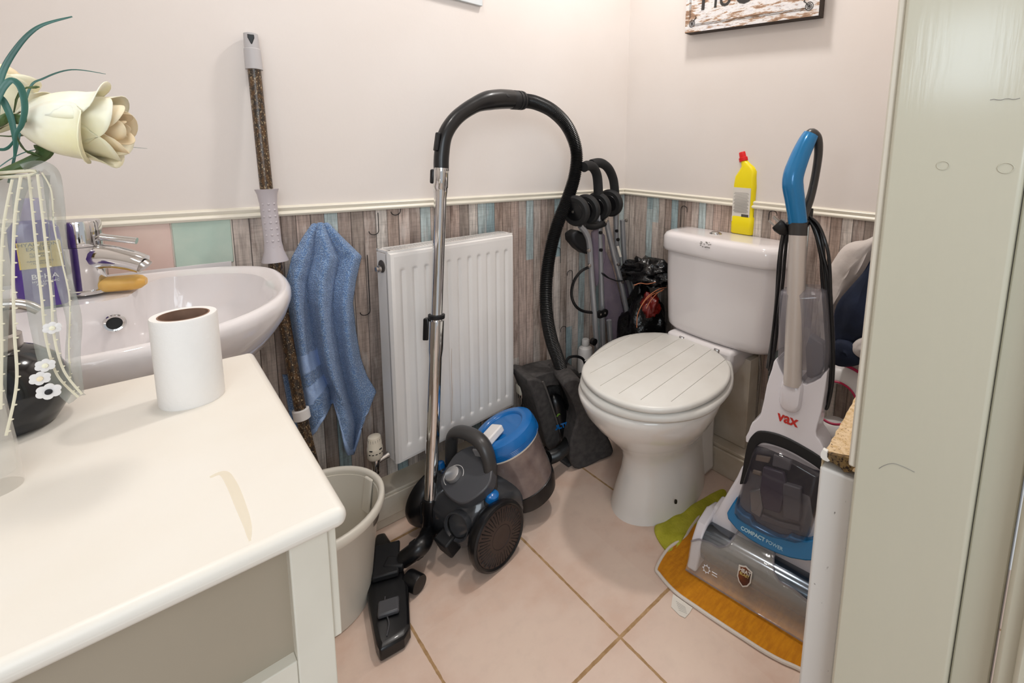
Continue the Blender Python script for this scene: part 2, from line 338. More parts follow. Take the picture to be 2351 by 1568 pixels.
# ------------------------------------------------------------------ the room
YA,XB,YC=1.39,1.483,.16          # wall planes: towel and radiator wall, cistern wall, doorway wall
ZC=2.4; XL=-.55
b=MB().box((XL-.1,-1.6,-.1),(XB+.1,YA+.1,0)); struct('floor',b,'floor')
b=MB().box((XL-.1,-.0,ZC),(XB+.1,YA+.1,ZC+.1)); struct('ceiling',b,'ceil')
wl=struct('wall_left',MB().box((XL-.1,YA,0),(XB+.1,YA+.1,ZC)),'wall')
wr=struct('wall_right',MB().box((XB,YC-.11,0),(XB+.1,YA,ZC)),'wall')
struct('wall_back',MB().box((XL-.1,YC-.11,0),(XL,YA,ZC)),'wall')
M['glowpane']=newmat('added glowing pane')[0]; _b=M['glowpane'].node_tree.nodes['Principled BSDF']; _b.inputs['Emission Color'].default_value=(.78,.9,1,1); _b.inputs['Emission Strength'].default_value=7.5; _b.inputs['Base Color'].default_value=(.8,.85,.9,1)  # added glowing pane, out of view, to put glare on the door lining
wn1=struct('added_glare_window',MB().box((XL,.185,1.27),(XL+.006,.40,1.50)),'glowpane')
b=MB(); [b.box(*q) for q in (((XL,.165,1.25),(XL+.02,.185,1.52)),((XL,.40,1.25),(XL+.02,.42,1.52)),((XL,.165,1.25),(XL+.02,.42,1.27)),((XL,.165,1.50),(XL+.02,.42,1.52)))]; struct('added_glare_frame',b,'paint',wn1)
wf=MB().box((.63,YC-.11,0),(XB,YC,ZC)); wf.box((XL,YC-.11,0),(-.36,YC,ZC)); wf.box((-.36,YC-.11,2.05),(.63,YC,ZC)); struct('wall_front',wf,'wall')
# wallpapered dado, with the printed board ends that curl in the photo
pa=MB().box((.157,YA-.003,.1),(XB,YA,.911))
def curl(P,w,h,n,up=False):
    pts=[]
    for k in range(9):
        t=PI*k/8; pts.append(V(P)+n*.0015+(V((1,0,0)) if abs(n.y)>.5 else V((0,1,0)))*(-w/2*math.cos(t))+V((0,0,1))*((1 if up else -1)*w*.42*math.sin(t)))
    pts.insert(0,pts[0]+V((0,0,-h if up else h))*.15) if up else None
    e=pts[-1] if (n.y<0) else pts[-1]
    pts.append(e+V((0,0,-h if up else h)))
    return pts
for px,py,up,h in ((858,530,False,.05),(908,485,False,.02),(838,715,False,.16),(905,560,False,.0),(1280,575,True,.05),(1308,627,True,.05),(1293,755,True,.06)):
    if h==0: continue
    pa.tube(curl(PY(px,py,YA-.004),.026,h,V((0,-1,0)),up),.0011,5,1)
struct('wall_paper',pa,['paperA','blackmatte'],wl,'grey, brown and blue plank wallpaper below the rail')
pb=MB().box((XB-.003,YC,.1),(XB,YA-.003,.911))
for px,py,h in ((1571,480,.07),(1775,492,.02)): pb.tube(curl(PX(px,py,XB-.004),.028,h,V((-1,0,0)),True),.0011,5,1)
struct('wall_paper',pb,['paperB','blackmatte'],wr,'grey, brown and blue plank wallpaper below the rail')
# splashback tiles
for x0,x1,k,l in ((.0545,.155,'mint','mint green glazed wall tile'),(-.0485,.052,'pink','pink glazed wall tile'),(-.1515,-.051,'mint','mint green glazed wall tile')):
    struct('wall_tile',MB().box((x0,YA-.007,.806),(x1,YA,.907)),k,wl,l,bevel=.0015)
struct('wall_grout',MB().box((-.3,YA-.004,.79),(.1575,YA,.911)),'grout',wl)
prof=[(0,0),(.010,.001),(.013,.006),(.011,.011),(.007,.013),(.009,.017),(.010,.021),(.007,.025),(0,.026)]
def rail(name,p0,p1,out,z):
    b=MB(); b.loft([[V(p)+V(out)*o+V((0,0,z+h)) for o,h in prof] for p in (p0,p1)]); struct(name,b,'paint',angle=50)
rail('trim_1',(XL,YA,0),(XB-.012,YA,0),(0,-1,0),.905)
rail('trim_2',(XB,YA-.0,0),(XB,YC,0),(-1,0,0),.905)
# boxed skirtings
struct('baseboard_left',MB().box((XL,1.307,0),(XB,YA,.101)).box((XL,1.30,.03),(XB,1.307,.095)),'skirt',bevel=.003)
struct('baseboard_right',MB().box((1.345,YC,0),(XB,1.30,.088)).box((1.352,YC,.088),(XB,1.30,.1)),'skirt',bevel=.003)
struct('trim_3',MB().box((1.392,.715,.101),(XB,.86,.415)),'skirt',bevel=.002)     # pipe boxing behind the toilet
# door lining on the right
xj=.60
b=MB().box((xj,.046,0),(xj+.028,.1625,2.03)); struct('door_1',b,'door',bevel=.004,seg=3)
d1=bpy.data.objects['door_1']
bm=MB()
for px,py,r in ((2165,380,.0055),(2309,386,.0062)):   # filled screw holes under the paint
    c=PX(px,py,xj); bm.tube([c+V((-.0003,r*math.cos(t*PI/10),r*.8*math.sin(t*PI/10))) for t in range(20)],.0004,5,closed=True)
c=PX(2307,228,xj)
bm.tube([c+V((-.0004,(k-4)*-.0028,.0006*math.sin(k*1.7))) for k in range(9)],.00028,5,mi=1)
c=PX(2058,1075,xj)
bm.tube(cr([PX(2018,1076,xj-.0003),PX(2030,1069,xj-.0003),PX(2050,1064,xj-.0003),PX(2075,1072,xj-.0003),PX(2100,1084,xj-.0003)],4),.00028,5,mi=1)
struct('paint_mark',bm,['door','greyink'],d1,'filled screw holes and cracked knots in the paint')
struct('trim_4',MB().box((xj+.006,.1627,.70),(xj+.07,.172,2.05)),'paint',bevel=.003)
struct('trim_5',MB().box((xj+.016,.012,0),(xj+.10,.0455,2.05)),'door',bevel=.002)
b=MB().box((xj-.004,-.13,0),(xj+.1,.0095,2.05)); b.box((xj-.014,-.12,0),(xj-.004,-.005,2.05)); struct('trim_6',b,'door',bevel=.004)
# ------------------------------------------------------------------ wash basin
bx=-.055; ZB=.803
basin=thing('wash_basin',(bx,YA-.008,ZB),'white ceramic wash basin under the pink and mint tiles','basin')
def outline(k,dy=0,n=64,front=.875,ins=0.):
    # D shaped plan: straight back at the wall, bulging front
    out=[]
    yb=YA-.009-ins*.6
    hw=.212-ins; 
    ym=1.215; a=.274-ins; bfr=(ym-front)-ins; bbk=yb-ym
    for i in range(n):
        t=2*PI*i/n; c,s=math.cos(t),math.sin(t)
        x=a*abs(c)**.9*(1 if c>0 else -1)
        if s<0: y=ym+bfr*(-abs(s)**.85)
        else: y=ym+bbk*min(1,abs(s)**.62*1.04)
        out.append((bx+x*k,ym+(y-ym)*k+dy))
    return out
R=[]
def ringz(o,z): return [V((x,y,z)) for x,y in o]
R=[ringz(outline(.28,.06),ZB-.19),ringz(outline(.5,.04),ZB-.18),ringz(outline(.72,.025),ZB-.148),ringz(outline(.88,.01),ZB-.095),ringz(outline(.965),ZB-.05),ringz(outline(1),ZB-.022),ringz(outline(1),ZB-.010),ringz(outline(.988),ZB-.002),ringz(outline(.965),ZB+.001),ringz(outline(.94),ZB-.002)]
# bowl: ledge for the tap stays at the back
def inner(k,z,back,front=.915,hw=.218,dx=0):
    out=[]; n=64; ym=1.12
    for i in range(n):
        t=2*PI*i/n; c,s=math.cos(t),math.sin(t)
        x=hw*k*abs(c)**.75*(1 if c>0 else -1)
        y=ym+((back-ym)*abs(s)**.55*(1) if s>0 else -(ym-front)*abs(s)**.85)*(k if s<0 else (.6+.4*k))
        out.append(V((bx+dx+x,y,z)))
    return out
# back ledge keeps the bowl away from the tap but lets the sides run to the wall
def bowl(k,z,fr):
    out=[]; n=64; ym=1.17
    for i in range(n):
        t=2*PI*i/n; c,s=math.cos(t),math.sin(t)
        x=.243*k*abs(c)**.85*(1 if c>0 else -1)
        if s<0: y=ym-(ym-fr)*abs(s)**.85*k
        else:
            y=ym+(1.352-ym)*abs(s)**.6*(.35+.65*k)
            led=1.205-.02*(1-k)          # front edge of the tap ledge
            w=1/(1+math.exp((x+.0-(.052))/.008))
            y=min(y,led*w+y*(1-w))
        out.append(V((bx+x,y,z)))
    return out
R+=[bowl(.985,ZB-.006,.905),bowl(.955,ZB-.03,.915),bowl(.9,ZB-.07,.93),bowl(.75,ZB-.105,.96),bowl(.45,ZB-.125,1.02),bowl(.12,ZB-.13,1.09)]
b=MB().loft(R,0,True,True); build('bowl',b,'ceramic',basin,angle=60)
# upstand where the back edge meets the tiles
b=MB().box((bx-.2,YA-.0085,ZB-.03),(bx+.205,YA-.0072,ZB+.006)); build('sealant',b,'ceramic',basin,bevel=.0005)
oc=PY(263,742,1.190); n_=V((0,-1,.22)).normalized()
b=MB().lathe([(.0148,-.004),(.0155,.002),(.0135,.0045),(.0105,.004),(.0095,.001),(.0092,-.012)],oc,n_,28,0,cap=False); b.lathe([(0,-.003),(.0094,-.003)],oc,n_,28,1,cap=False)
build('overflow_ring',b,['chrome','darkhole'],basin)
tp=PZ(203,668,ZB); TB=V((tp.x,1.268,ZB+.001))
sd=V((.9,-.47,0)).normalized()
b=MB(); b.lathe([(.0305,0),(.0305,.006),(.0275,.008),(.0268,.045),(.0268,.081),(.0278,.084),(.0285,.088),(.0285,.128),(.027,.132),(.0,.133)],TB,(0,0,1),36)
tap=build('basin_tap',b,'chrome',basin,label='chrome mixer tap')
sp0=TB+V((0,0,.064))
pts=cr([sp0+sd*.005,sp0+sd*.034+V((0,0,.001)),sp0+sd*.066+V((0,0,-.007)),sp0+sd*.086+V((0,0,-.016))],6)
b=MB().tube(pts,[.028,.022,.0195,.018],16,0,flat=.85,up=(0,0,1)); build('spout',b,'chrome',tap)
e=pts[-1]; ed=(pts[-1]-pts[-2]).normalized()
b=MB().lathe([(.0125,-.004),(.0125,.004),(.010,.0045),(0,.004)],e+V((0,0,-.003)),(ed+V((0,0,-.5))).normalized(),24); build('aerator',b,'steel',tap)
l0=TB+V((0,0,.106)); ld=V((.93,-.36,-.20)).normalized()
b=MB().tube([l0+ld*.022,l0+ld*.034,l0+ld*.078],[.0082,.0062,.0062],14); build('lever',b,'chrome',tap)
b=MB().lathe([(.0282,-.0008),(.0282,.0008)],TB+V((0,0,.0862)),(0,0,1),36); build('joint_ring',b,'blackmatte',tap)
# soap resting along the wall edge of the basin
sa=V((tp.x+.033,1.30,ZB+.012)); sb_=PZ(338,636,ZB+.016)
sdir=(PZ(336,645,ZB+.012)-PZ(222,655,ZB+.012)); sc=(PZ(336,645,ZB+.012)+PZ(222,655,ZB+.012))/2
d=sdir.normalized(); x,y,z=frame(d); L_=sdir.length/2
b=MB(); rr=[]
for k in range(11):
    t=-1+2*k/10; s=(1-abs(t)**6)**.5 if abs(t)<1 else .35
    s=max(s,.45)
    rr.append([sc+d*(L_*t)+V((0,0,1))*(.0135*s*math.copysign(abs(math.sin(a))**.8,math.sin(a)))+d.cross(V((0,0,1)))*(.021*s*math.copysign(abs(math.cos(a))**.8,math.cos(a))) for a in [2*PI*j/20 for j in range(20)]])
b.loft(rr); o=build('soap_bar',b,'soap'); tag(o,'yellow soap bar lying on the basin edge beside the tap','soap')
# purple face wash bottle behind the ribbon
fb=PZ(103,700,ZB); ft=fb
face=thing('face_wash_bottle',fb,'purple face wash tube with gold label standing left of the tap','bottle')
fd=V((ft.x,ft.y,0))-V((CAM.x,CAM.y,0)); fd.normalize(); fr=V((fd.y,-fd.x,0))   # right of the tube as seen from the door
def ringR(c,w,dp,r,z,xd,yd): return [c+xd*p+yd*q+V((0,0,z)) for p,q in rrect(w,dp,r)]
b=MB(); b.loft([ringR(fb,w,dp,.012,z,fr,fd) for w,dp,z in ((.062,.034,0),(.066,.038,.004),(.068,.04,.06),(.068,.038,.12),(.066,.034,.155),(.050,.03,.168),(.03,.028,.172))]); build('tube_body',b,'purple',face)
b=MB(); b.loft([ringR(fb,w,dp,.01,z,fr,fd) for w,dp,z in ((.03,.027,.172),(.03,.027,.205),(.026,.024,.214))]); build('cap',b,'lilac',face,label='translucent lilac cap')
lb=fb-fd*.0208
b=MB(); b.obox(lb+V((0,0,.105))+fr*.004,fr*.028,V((0,0,1))*.026,fd*.0004); lab=build('label',b,'labelgold',face,label='gold label')
b=MB()
up=V((0,0,1)); q=lb-fd*.0008
for t,zz,s in (('HYALURON',.1255,.0095),('EXPERT',.117,.0095),('PLUMPING',.1075,.0052),('GEL WASH',.1025,.0052),('PURIFIES, SMOOTHS',.093,.0038),('+ PLUMPS SKIN',.0885,.0038)):
    b.text(t,q+V((0,0,zz))+fr*.003,fr,up,s,0,.0002,bold=.0)
build('lettering',b,'ink',lab)
b=MB(); b.text('B+HA',q+V((0,0,.062))+fr*.006,fr,up,.014,0,.0002); b.text('HYALURONIC',q+V((0,0,.052))+fr*.006,fr,up,.0055,0,.0002); b.text('ACID',q+V((0,0,.0465))+fr*.000,fr,up,.0055,0,.0002)
build('lettering',b,'whiteink',face,label='white lettering')
face.scale=(.84,.84,.84)
# ------------------------------------------------------------------ painted side table
ZT=.79
tx1,ty0,ty1,tx0=.1025,.393,.806,-.46
table=thing('side_table',((tx0+tx1)/2,(ty0+ty1)/2,0),'ivory painted side table with stained top and taupe panel','table')
b=MB().box((tx0,ty0,ZT-.017),(tx1,ty1,ZT)); top=build('table_top',b,'tabletop',table,bevel=.0075,seg=4,angle=60)
def stain(pts,name):
    P=cr([PZ(x,y,ZT+.00015) for x,y in pts],6); n=len(P); rows=[]
    for i,p in enumerate(P):
        t=(P[min(i+1,n-1)]-P[max(i-1,0)]).normalized(); w=t.cross(V((0,0,1)))*(.0008+.0028*math.sin(PI*min(1,i/(n-1)+.04))**.7); rows.append([p-w,p,p+w])
    return MB().grid(rows)
M['stain']=mat('pale yellow stain','efe0c0',.45,alpha=.3)
build('stain',stain([(482,1096),(512,1086),(532,1112),(552,1160),(568,1205),(574,1242)],''),'stain',top,label='pale yellow drip stain')
lx0,lx1=.0625,.0895
for (x0,x1,y0,y1) in ((lx0,lx1,.404,.432),(lx0,lx1,.765,.793),(tx0+.013,tx0+.04,.404,.432),(tx0+.013,tx0+.04,.765,.793)):
    build('leg',MB().box((x0,y0,0),(x1,y1,ZT-.017)),'table',table,bevel=.0012)
build('front_panel',MB().box((tx0+.04,.4165,.655),(lx0,.424,ZT-.017)),'tablepanel',table,label='recessed taupe panel')
build('rail',MB().box((tx0+.04,.406,.633),(lx0,.43,.666)).box((tx0+.04,.4055,ZT-.022),(lx0,.424,ZT-.017)),'table',table,bevel=.001)
build('side_panel',MB().box((lx1,.408,.664),(lx1+.0065,.793,ZT-.017)),'table',table,bevel=.0008)
build('side_panel',MB().box((tx0+.013,.432,.2),(tx0+.02,.765,ZT-.017)),'table',table,bevel=.0008)
build('shelf',MB().box((tx0+.03,.42,.2),(lx1,.78,.215)),'table',table,bevel=.001)
# toilet roll nearly finished
rc=V((.0292,.694,ZT)); 
b=MB(); b.lathe([(.0225,.0006),(.0285,0),(.0292,.002),(.0292,.098),(.0285,.1),(.0225,.0995)],rc,(0,0,1),48,0,cap=False)
roll=thing('toilet_roll',rc,'nearly finished white toilet roll standing on the ivory table','toilet roll')
build('tissue',b,'paper',roll); b=MB().lathe([(.0225,.0003),(.0225,.0998),(.0212,.0998),(.0212,.0003),(.0225,.0003)],rc,(0,0,1),48,0,cap=False); build('cardboard_core',b,'card',roll)
# soap dispenser
dc=PZ(6,985,ZT)
disp=thing('soap_dispenser',dc,'black marbled soap dispenser with steel pump at left of table','soap dispenser')
b=MB().lathe([(.030,0),(.038,.003),(.048,.02),(.0515,.034),(.050,.05),(.042,.068),(.03,.079),(.02,.084)],dc,(0,0,1),40); build('jar',b,'marble',disp)
b=MB().lathe([(.0215,.083),(.022,.085),(.022,.096),(.019,.098),(.0185,.118),(.0165,.122),(.008,.124),(.008,.135),(.0,.136)],dc,(0,0,1),32); pump=build('pump_collar',b,'steel',disp)
sp=dc+V((0,0,.122)); b=MB().tube(cr([sp+V((-.012,0,.004)),sp+V((.01,0,.005)),sp+V((.026,-.003,.003)),sp+V((.036,-.005,-.005))],5),[.0075,.006,.005,.0045],12); build('spout',b,'steel',pump)
# bud vase with roses, grass and ribbon
vc=V((-.1035,.6115,ZT)); VT=.262
vase=thing('bud_vase',vc,'slim clear glass bud vase at left edge of the table','vase')
b=MB().lathe([(.017,0),(.0175,.002),(.0172,.03),(.0145,.09),(.0105,.16),(.0085,.21),(.0105,.25),(.012,VT),(.0108,VT-.001),(.0072,.21),(.009,.16),(.0128,.09),(.0153,.03),(.0145,.014),(0,.012)],vc,(0,0,1),32,cap=False); b.lathe([(0,0),(.017,0)],vc,(0,0,1),32,cap=False); build('glass_body',b,'glass',vase)
neck=vc+V((0,0,VT))
yv=vc.y
def PV(px,py,dy=0): return PY(px,py,yv+dy)
def petal(b,base,axis,side,length,half,rad,flare,mi=0,wob=0,n=12,m_=12,blunt=.6):
    ax=V(axis).normalized(); s=V(side); s=(s-ax*s.dot(ax)).normalized(); w=ax.cross(s); rows=[]
    for i in range(n+1):
        t=i/n; row=[]
        for j in range(m_+1):
            q=-1+2*j/m_
            tt=t*(1-.22*q*q*t*t)                      # rounded tip
            r=rad*(math.sin(min(1,.05+1.5*tt)*PI/2)**blunt)+flare*max(0,tt-.62)**2*6
            r+=rad*.035*math.sin(q*4+wob*2.3+t*3)*t
            ang=q*half*(.55+.45*min(1,t*2.2))*(1-.25*max(0,t-.8)*5*abs(q)**2)
            al=length*tt-flare*max(0,tt-.72)**2*5
            row.append(base+ax*al+(s*math.cos(ang)+w*math.sin(ang))*r)
        rows.append(row)
    b.grid(rows,mi)
def rose(base,axis,k,label,stemto):
    r=thing('rose',base,label,'rose','cream roses in the bud vase')
    ax=V(axis).normalized(); x,y,z=frame(ax)
    dr=lambda a:x*math.cos(a)+y*math.sin(a)
    b=MB()
    for i in range(4): petal(b,base-ax*.001,ax,dr(2*PI*i/4+.35),(.050+.004*(i%2))*k,1.05,.0245*k,(.007+.006*(i%3))*k,0,i)
    for i in range(4): petal(b,base,ax,dr(2*PI*i/4+1.1),.056*k,1.15,.0215*k,.004*k,0,i+2)
    build('outer_petals',b,'petal',r,solid=.0006*k,angle=180)
    b=MB()
    for i in range(3): petal(b,base+ax*.003*k,ax,dr(2*PI*i/3+.2),.056*k,1.25,.0165*k,.002*k,0,i)
    for i in range(3): petal(b,base+ax*.005*k,ax,dr(2*PI*i/3+1.2),.054*k,1.3,.0115*k,0,0,i+1)
    for i in range(3): petal(b,base+ax*.007*k,ax,dr(2*PI*i/3),.050*k,1.4,.0062*k,0,0,i)
    build('inner_petals',b,'petalin',r,solid=.0005*k,angle=180,label='peach inner petals')
    b=MB()
    for i in range(5): petal(b,base-ax*.002,ax,dr(2*PI*i/5+.6),.016*k,.14,.0245*k,.002*k,0,i,6,4)
    b.ball(base,.004*k,0,8); build('sepals',b,'stem',r,solid=.0005)
    dn=V((0,0,-1)); dn=(dn-ax*dn.dot(ax)).normalized(); s0=base+ax*.012*k+dn*.020*k if abs(ax.z)<.6 else base
    b=MB().tube(cr([s0-dn*.003,s0+dn*.006-ax*.003,s0*.45+stemto*.55+V((.002,0,-.001)),stemto],6),[.0062,.0045,.0036,.003],10); build('stem',b,'stem',r)
    return r
rax=(PV(262,294,-.014)-PV(44,276,0))
rose(PV(44,276,.0),rax,1.12,'large cream rose facing right above the beribboned vase neck',neck+V((0,0,-.02)))
rose(PV(-42,300,.045),V((.25,.3,.9)),.95,'cream rose cut off by the left edge, behind the grass loop',neck+V((-.002,0,-.03)))
def blade(pts,w,label,dy=0,flat=.22):
    P=cr([PV(x,y,dy+(p[0] if p else 0)) for x,y,*p in pts],8)
    b=MB().tube(P,[w,w*1.05,w*.95,w*.7,w*.25],8,flat=flat,up=(.9,-.2,.3)); o=build('grass_blade',b,'blade'); tag(o,label,'grass','grass blades around the roses')
blade([(-18,420),(-12,290),(0,185),(35,115),(88,62),(166,38)],.0021,'widest green grass blade, arching to the top left corner',-.02)
blade([(20,420),(40,330),(66,208),(100,180),(165,160),(243,170)],.0009,'slender green grass blade arching over the cream rose',.03)
blade([(-10,235),(8,200),(28,184),(48,202),(57,245),(50,285),(36,312),(33,360)],.0021,'green grass blade curled into a loop in front of the rose',-.035)
blade([(-14,216),(6,230),(24,268),(33,312),(35,355)],.0021,'short green grass blade crossing under the curled loop',-.03)
blade([(-8,388),(30,362),(75,345),(150,338),(250,335),(338,341)],.00045,'hair-thin grass strand passing level below the rose',.02)
blade([(-12,342),(10,343),(24,334),(34,318)],.0012,'stubby hooked grass tip left of the rose stem',-.03)
# ribbon tied round the neck
rib=thing('ribbon',neck,'sheer grey and cream lace ribbon hanging from the vase neck','ribbon')
b=MB()
for k in range(1): b.tube([neck+V((.0125*math.cos(t*PI/12),.0125*math.sin(t*PI/12),-.006+.004*k+.002*math.sin(t*PI/6+k))) for t in range(24)],.0014,6,closed=True)
b.tube(cr([neck+V((-.012,-.004,-.004)),PV(45,405,-.013),PV(70,392,-.016),neck+V((.012,-.004,-.003))],5),.0014,6); build('knot',b,'lace',rib)
def band(pts,w,dy=-.016,mi='organza',wav=.003):
    P=cr([PV(x,y,dy+(p[0] if p else 0)) for x,y,*p in pts],6); L1,R1=[],[]; rows=[]
    for i,p in enumerate(P):
        t=(P[min(i+1,len(P)-1)]-P[max(i-1,0)]).normalized(); sdv=t.cross(V((0,-1,0))).normalized()
        ww=w[0]+(w[1]-w[0])*i/len(P)
        rows.append([p+sdv*(ww*q)+V((0,1,0))*(wav*math.sin(i*.5+q*3)) for q in (-1,-.5,0,.5,1)])
    b=MB().grid(rows); return build('streamer',b,mi,rib,solid=.0002), [r[0] for r in rows],[r[-1] for r in rows]
def lace(pts,w,dy=-.02):
    P=cr([PV(x,y,dy+(p[0] if p else 0)) for x,y,*p in pts],8); b=MB(); b.tube(P,w,6,flat=.3,up=(1,0,0)); acc=0
    for i in range(1,len(P)):
        acc+=(P[i]-P[i-1]).length
        if acc>.0085: acc=0; b.ball(P[i]+V((w*1.3,-.0003,0)),w*1.0,0,5,(1.2,.6,.8))
    build('lace_edge',b,'lace',rib,label='cream picot edged lace')
s,A_,B_=band([(58,392),(92,384),(118,405),(128,470),(134,560),(152,660),(170,740),(168,820),(176,905)],(.0055,.0042))
s,A_,B_=band([(40,405),(22,450),(8,520),(-6,640),(-12,800),(-10,980)],(.0085,.006),.01)
s,A_,B_=band([(72,400),(74,520),(88,640),(104,760),(122,850),(178,915)],(.010,.0055),-.012)
lace([(66,402),(76,500),(86,600),(96,690),(106,780),(132,862),(180,912)],.0008,-.022)
lace([(86,400),(98,500),(108,590),(118,680),(124,770),(146,850),(188,905)],.0008,-.024)
lace([(48,404),(34,500),(30,620),(33,760),(38,880),(14,1000)],.0009,-.03)
lace([(28,412),(8,520),(2,650),(4,800),(2,940)],.0008,-.028)
lace([(96,396),(118,440),(124,520),(142,600),(160,690),(158,800),(162,870)],.0005,-.018)
def applique(px,py,r,mi,hole):
    b=MB(); c=PV(px,py,-.03)
    for i in range(6):
        a=2*PI*i/6+.4; b.lathe([(0,.0009),(r*.5,.0006),(r*.52,0)],c+V((math.cos(a)*r*.75,-.0006,math.sin(a)*r*.62)),(0,-1,0),14,0,cap=False)
    b.lathe([(0,.0018),(r*.36,.0014),(r*.38,0)],c+V((0,-.0012,0)),(0,-1,0),14,1,cap=False); build('flower_applique',b,['whiteplastic',hole],rib,label='white fabric flower')
applique(112,898,.0060,'whiteplastic','blackmatte'); applique(104,838,.0048,'lace','petal'); applique(120,752,.0045,'lace','petal'); applique(92,868,.005,'lace','petalin')
# ------------------------------------------------------------------ mop with speckled pole
MP=[PY(575,76,1.372),PY(593,250,1.360),PY(612,434,1.345),PY(632,600,1.338),PY(654,746,1.33),PY(690,940,1.315),PY(712,1040,1.305),V((.284,1.29,.15)),V((.304,1.277,.0))]
MC=cr(MP,24)
def mnear(px,py):
    best=min(range(len(MC)),key=lambda i:(lambda w:(CX+F*w.dot(RX)/w.dot(RZ)-px)**2+(CY+F*w.dot(RY)/w.dot(RZ)-py)**2)(MC[i]-CAM)); return best
mop=thing('mop',MP[-1],'mop with speckled pole and grey grips leaning beside the basin','mop')
P0=MC[0]; i1,ig0,ig1,ib=mnear(583,157),mnear(612,434),mnear(632,600),mnear(690,938)
build('pole',MB().tube(MC[i1-4:ig0+6]+MC[ig0+6:-3],.0128,20),'broompole',mop)
md=(MC[i1]-MC[0]).normalized(); s1=(MC[i1]-MC[0]).length
b=MB().lathe([(.009,0),(.0135,.002),(.0142,.02),(.0142,.034),(.0158,.036),(.0165,s1),(.0125,s1+.0005)],P0,md,24,cap=True)
ec=build('end_cap',b,'greyplastic',mop)
b=MB(); hc=P0+md*.016; tov=(CAM-hc).normalized(); tov=(tov-md*tov.dot(md)).normalized(); sx=md.cross(tov)
b.prism([hc+tov*.0125+sx*x+md*y for x,y in ((-.0062,-.010),(.0062,-.010),(.0062,-.003),(.001,.011),(-.001,.011),(-.0062,-.003))],tov*.0025); build('hanging_hole',b,'darkhole',ec,bevel=.0015)
G0=MC[ig0]; gd=(MC[ig1]-G0).normalized(); Lg=(MC[ig1]-G0).length
tov=(CAM-G0).normalized(); tov=(tov-gd*tov.dot(gd)).normalized(); sx=gd.cross(tov)
b=MB().lathe([(.0128,0),(.0235,0),(.0195,.012),(.0170,.035),(.0172,Lg*.72),(.0195,Lg*.85),(.0265,Lg-.003),(.0268,Lg),(.0128,Lg)],G0,gd,28)
for k in range(8):
    for q in (-.7,0,.7): b.ball(G0+gd*(.034+k*.0145)+(tov*math.cos(q)+sx*math.sin(q))*.0158,.0032,0,6,(1,1,1))
build('grip',b,'lilacgrey',mop)
bd0=(MC[ib+2]-MC[ib-2]).normalized(); b=MB().lathe([(.0127,-.002),(.0185,0),(.0185,.024),(.0127,.026)],MC[ib],bd0,24); build('collar',b,'whiteplastic',mop)
b=MB().tube(MC[-8:],.0165,20); build('mop_socket',b,'greyplastic',mop)
# ------------------------------------------------------------------ towel
yt=1.346
Lft=[(718,513),(696,538),(672,580),(657,640),(664,700),(674,770),(682,830),(692,890),(702,950),(711,1005)]
Rgt=[(752,510),(782,536),(828,580),(815,640),(808,690),(815,760),(826,830),(842,890),(862,930),(846,965)]
def lerpl(L,t):
    x=t*(len(L)-1); i=min(int(x),len(L)-2); f=x-i; return (L[i][0]*(1-f)+L[i+1][0]*f, L[i][1]*(1-f)+L[i+1][1]*f)
bot=[(0,1005),(.12,990),(.25,958),(.36,928),(.42,925),(.5,965),(.58,1020),(.66,1046),(.74,1043),(.82,1010),(.92,965),(1,940)]
def botf(s):
    for (a,ya),(c,yc) in zip(bot,bot[1:]):
        if s<=c: return ya+(yc-ya)*(s-a)/(c-a)
    return bot[-1][1]
rows=[]; NR,NC=130,96
for i in range(NR+1):
    t=i/NR; l,r=lerpl(Lft,t),lerpl(Rgt,t); row=[]
    for j in range(NC+1):
        s=j/NC; px=l[0]+(r[0]-l[0])*s
        ytop=l[1]+(r[1]-l[1])*s
        # bottom profile takes over in the last third
        yb=botf(s); w=max(0,(t-.6)/.4); w=w*w*(3-2*w)
        y0=512+16*abs(s-.5); py=y0+(yb-y0)*t if True else ytop
        py=py*(.25+.75*w)+ytop*(.75-.75*w) if t<.999 else yb
        k=min(1,t*2.2)**.8
        cc_=math.cos(2*PI*(s*2.6-.36+.10*math.sin(t*3)-.08*t)); fold=.056*(abs(.5+.5*cc_)**.55-.6)+.004*math.cos(2*PI*(s*5.3+t*.7))
        dome=.016*math.sin(PI*s)
        fine=.0022*mnoise.noise(V((px*.05,py*.05,0)))+.0018*mnoise.noise(V((px*.16,py*.16,3)))
        dy=-(fold*k+dome*(.5+.5*k)+fine)+.012*(1-k)
        row.append(PY(px,py,yt+dy))
    rows.append(row)
def tm(i,j):
    t=i/NR; s=j/NC
    return 1 if s<.36 and (.64<t+.05*s<.72 or .78<t+.05*s<.86) or t>.972 else 0
b=MB().grid(rows,0,tm)
towel=build('towel_front',b,['towel','towelband'],None,solid=.006,angle=80); 
tw=thing('hand_towel',PY(740,1005,yt),'blue terry hand towel hanging crumpled between basin and radiator','towel')
towel.parent=tw; towel.location=towel.location-tw.location
rows=[]
for i in range(25):
    t=i/24; rows.append([PY(650+22*t+(52-8*t)*s,860+140*t+14*s*t,yt+.016+.006*math.sin(6*s+2*t)) for s in [j/10 for j in range(11)]])
build('back_fold',MB().grid(rows),'towel',tw,solid=.006)
b=MB().tube([PY(735,522,YA-.002),PY(735,520,yt+.01)],.006,10); build('hanging_peg',b,'whiteplastic',tw)
